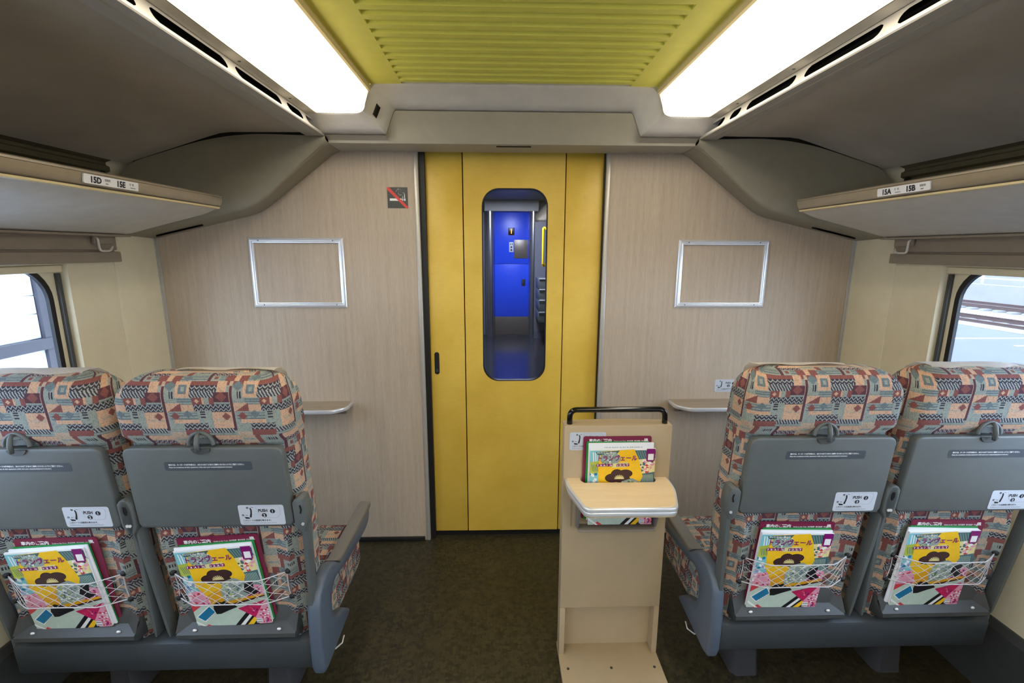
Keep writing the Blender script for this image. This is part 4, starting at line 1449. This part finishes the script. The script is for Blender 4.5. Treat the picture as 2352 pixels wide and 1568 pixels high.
# the same set standing in the magazine stand
wh = 'standing in the beige floor stand'
ys = 1.43
paper('guide_card', CARD, CARDP, 'card_lettering', place(.325, ys-.006, .562, 0, 0), 'maroon train guide card with white lettering '+wh, 'card', 'maroon guide cards')
paper('green_booklet', GREEN, None, None, place(.324, ys-.0115, .562, 0, .4), 'green booklet between card and leaflet '+wh, 'booklet', 'green booklets')
paper('white_leaflet', WHITE, WHITEP, 'leaflet_print', place(.336, ys-.017, .563, 0, -.2), 'white leaflet behind the magazine '+wh, 'leaflet', 'white leaflets')
paper('magazine', MAGB, ART, 'cover_print', place(.340, ys-.024, .5495, 0, 0), 'yellow illustrated magazine '+wh, 'magazine', 'yellow illustrated magazines')

# ================================================================== VESTIBULE BEHIND THE DOOR PANE
vest_floor = NT('dark_gloss_vinyl')
vv = vest_floor.coord('Object')
nn_ = vest_floor.noise(vv, 300, 3, .7)
vest_floor.base(vest_floor.mix(vest_floor.rng(nn_, .35, .65, 0, 1), lin((34, 34, 38)), lin((62, 62, 66))), .16, 0, .6)
b = MB(); b.box(-1.6, 1.6, D+.08, 8.3, -.06, 0)
struct('floor_2', b, vest_floor.m)
V0 = empty('wall_2', (0, 0, 0), kind='structure')
b = MB(); b.box(-1.6, 1.6, 2.23, 8.3, 2.26, 2.32); struct('vestibule_ceiling', b, M['vest_wall'], parent=V0)
for s_ in (-1, 1):
    b = MB(); b.box(s_*1.2, s_*1.25, 2.23, 8.3, 0, 2.3); struct('vestibule_side', b, M['vest_wall'], parent=V0)
    b = MB(); b.box(s_*.43, s_*1.76, 2.20, 2.23, -.06, 2.3); struct('vestibule_front', b, M['vest_wall'], parent=V0)
b = MB(); b.box(-.45, .45, 2.20, 2.23, 1.88, 2.3); struct('vestibule_front', b, M['vest_wall'], parent=V0)
b = MB(); b.box(-1.2, -.29, 8.06, 8.1, 0, 2.3); b.box(.59, 1.2, 8.06, 8.1, 0, 2.3); struct('vestibule_end', b, M['vest_wall'], parent=V0)
b = MB(); b.box(-.30, .60, 7.95, 8.1, 2.085, 2.26, .01); struct('door_lintel', b, M['grey_trim'], parent=V0)
b = MB(); b.box(-.10, .33, 6.0, 6.3, 2.252, 2.2605); struct('ceiling_grille', b, M['void'], parent=V0)
for cx in (-.213, .520):
    b = MB()
    rows = []
    for k in range(13):
        a = PI+PI*k/12
        rows.append([(cx+.078*math.cos(a), 8.04+.10*math.sin(a), 0), (cx+.078*math.cos(a), 8.04+.10*math.sin(a), 2.085)])
    b.grid(rows)
    struct('door_pillar', b, M['brushed'], 60, V0)
d2 = empty('door_2', (.157, 8.05, 0), kind='structure')
b = MB(); b.box(-.45, .45, .035, .06, 0, 2.1); struct('door_backing', b, M['void'], parent=d2)
for z0, z1, m, nm in ((1.224, 2.085, 'blue', 'upper_panel'), (.318, 1.218, 'blue', 'lower_panel'), (0, .315, 'kick', 'kick_plate')):
    b = MB(); b.box(-.287, .287, 0, .03, z0, z1, .002); struct(nm, b, M[m], parent=d2)
b = MB(); b.box(-.06, .045, -.006, 0, 1.70, 1.82, .004); ib = struct('number_display', b, M['led_box'], parent=d2)
b = MB(); text_into(b, '1', .098, -.007, 1.726, -.0075, 0, .001, 'CENTER'); struct('display_digit', b, M['led'], False, ib, recalc=False)
b = MB(); b.box(-.045, .03, -.006, 0, 1.42, 1.585, .004); cp = struct('control_plate', b, M['sticker'], parent=d2)
b = MB()
for z in (1.455, 1.503): disc(b, -.007, z, .016, -.0075)
for x in (-.022, .008): disc(b, x, 1.553, .010, -.0075)
struct('control_buttons', b, M['ink'], False, cp, recalc=False)
b = MB(); b.box(.036, .275, -.006, 0, 1.315, 1.625, .003); struct('grey_notice_plate', b, M['kick'], parent=d2)
b = MB(); b.box(.17, .235, -.008, 0, .85, .965, .004); dh = struct('recessed_handle', b, M['black'], parent=d2)
b = MB(); b.box(-.09, .08, -.16, -.12, .0, .004); fp_ = struct('floor_plate', b, M['brushed'], parent=d2)

# luggage shelf and handrails seen past the pillars
LS = empty('luggage_shelf', (.66, 7.0, 0), 'dark luggage shelf with chrome bars right of the blue door', 'shelf')
for z in (.53, .71, .87, 1.035):
    b = MB(); b.box(-.12, .30, 0, .7, z-.16, z-.012, .004); b.build('shelf_tray', M['plastic'], LS)
    b = MB(); b.tube([(-.12, -.01, z), (.3, -.01, z)], .008, 8); b.build('shelf_bar', M['chrome'], LS)
b = MB(); b.box(-.14, .32, .68, .72, 0, 1.9); b.build('shelf_back', M['vest_wall'], LS)
for x, nm in ((.585, 'right'), (-.40, 'left')):
    H = empty('handrail', (x, 6.95, 1.5), 'yellow vertical handrail seen through the door pane on its %s' % nm, 'handrail')
    b = MB(); b.tube(fillet([(.02, .05, -.26), (.0, 0, -.26), (.0, 0, .26), (.02, .05, .26)], .03, 5), .016, 10); b.build('rail_tube', M['yellow_tube'], H, True)
    for z in (-.26, .26):
        b = MB(); b.cyl((.02, .05, z), 'y', .03, .02, 14); b.build('rail_foot', M['yellow_tube'], H)
VL = empty('vestibule_lamp', (-.55, 4.6, 2.25), 'flat white lamp panel in the dark vestibule ceiling', 'ceiling lamp')
b = MB(); b.box(-.09, .09, -.6, .6, -.012, -.002); b.build('lamp_panel', M['vest_lamp'], VL)
b = MB(); b.box(-.11, .11, -.62, .62, -.003, .006); b.build('lamp_frame', M['grey_trim'], VL)
ld = bpy.data.lights.new('vestibule_downlight', 'AREA'); ld.shape = 'RECTANGLE'; ld.size = .5; ld.size_y = .5; ld.energy = VEST; ld.color = (.88, .92, 1)
lo = bpy.data.objects.new('vestibule_downlight', ld); COL.objects.link(lo); lo.location = (.15, 6.6, 2.24)

# ================================================================== OUTSIDE, RIGHT: platform, tracks, wall
M['asphalt'] = plain('platform_asphalt', (60, 61, 70), .8, var=.12, vscale=3, bump=.3, bscale=60)
M['concrete'] = plain('pale_concrete', (108, 106, 104), .8, var=.06, vscale=1.5)
M['ballast'] = plain('pale_ballast', (226, 222, 216), .9, var=.12, vscale=12, bump=.5, bscale=14)
M['paint_line'] = plain('white_line_paint', (240, 240, 240), .6, var=.03)
M['rust'] = plain('rusty_rail', (62, 42, 38), .6, var=.1)
M['fence'] = plain('grey_fence_steel', (150, 156, 164), .5, var=.05)
M['tree'] = plain('distant_foliage', (130, 142, 120), .9, var=.3, vscale=3)
b = MB(); b.box(1.78, 9.95, -12, 60, -.5, -.1); struct('platform_ground', b, M['asphalt'])
b = MB(); b.box(9.95, 10.5, -12, 60, -.5, -.095); struct('platform_kerb', b, M['concrete'])
b = MB(); b.box(10.5, 60, -12, 90, -1.6, -1.32); struct('track_ground', b, M['ballast'])
for k, (y, x0, x1) in enumerate(((8.1, 8.2, 9.9), (7.42, 8.6, 9.9))):
    b = MB(); b.box(x0, x1, y-.03, y+.03, -.1, -.096)
    o = b.build('platform_line', M['paint_line']); props(o, 'thin white line painted across the asphalt, %s' % ('farther of the two' if k == 0 else 'nearer of the two'), 'painted line')
for k, x in enumerate((18.6, 24.0)):
    TR = empty('railway_track', (x, 0, -1.32), 'railway track %s' % ('nearer the platform kerb' if k == 0 else 'nearer the concrete wall'), 'railway track')
    for dx in (-.72, .72):
        b = MB(); b.prism([(dx-.06, .1), (dx-.06, .13), (dx-.012, .15), (dx-.012, .22), (dx-.036, .235), (dx-.036, .27), (dx+.036, .27), (dx+.036, .235), (dx+.012, .22), (dx+.012, .15), (dx+.06, .13), (dx+.06, .1)], 'y', -6, 70)
        b.build('rail', M['rust'], TR, 30)
    b = MB(); b.box(-1.2, 1.2, -.11, .11, 0, .11, .01)
    sm = b.mesh('sleeper', M['concrete'])
    for i in range(60):
        s = link('sleeper', sm, TR); s.location = (0, 4+i*.62, 0)
b = MB(); b.box(27.0, 27.5, -12, 90, -1.5, -.35); struct('concrete_wall', b, M['concrete'])
FN = empty('wall_fence', (27.1, 0, -.35), 'grey steel railing along the top of the far concrete wall', 'fence')
for i in range(16):
    b = MB(); b.box(-.04, .04, 8+i*2.2-.04, 8+i*2.2+.04, 0, .75); b.build('fence_post', M['fence'], FN)
for z in (.35, .72):
    b = MB(); b.box(-.03, .03, 6, 45, z-.03, z+.03); b.build('fence_rail', M['fence'], FN)
b = MB(); b.box(34, 35, 0, 90, -1.5, 1.0); struct('far_building_wall', b, M['concrete'])

# ================================================================== OUTSIDE, LEFT: white cladding with a steel frame
M['clad'] = plain('white_cladding', (236, 240, 246), .5, var=.03)
M['steel'] = plain('violet_grey_steel', (58, 57, 64), .5, var=.06)
SCN = empty('platform_screen', (-4.0, 0, 0), 'white panelled screen with a dark steel frame outside the left window', 'screen')
for i, (z0, z1) in enumerate(((.70, .905), (.912, 1.06), (1.067, 1.30), (1.307, 2.6))):
    for j in range(5):
        y0 = 4.06-(j+1)*1.3
        b = MB(); b.box(-.04, 0, y0+.006, y0+1.294, z0, z1, .004); b.build('screen_panel', M['clad'], SCN)
b = MB(); b.box(-.10, .03, 4.06, 4.30, -1.0, 2.8); b.build('screen_post', M['steel'], SCN)
b = MB(); b.box(-.10, .04, -3, 4.3, .60, .695); b.build('screen_rail', M['steel'], SCN)
b = MB(); b.box(-.06, .0, -3, 4.1, -1.0, .595); b.build('lower_panel', M['clad'], SCN)
b = MB(); b.box(-30, -1.78, -12, 60, -1.5, -1.2); struct('left_ground', b, M['concrete'])
b = MB(); b.box(-3.2, -2.5, 2.0, 3.5, -1.2, .52, .02); o = b.build('equipment_cabinet', M['clad']); props(o, 'low white equipment cabinet in front of the white screen', 'cabinet')
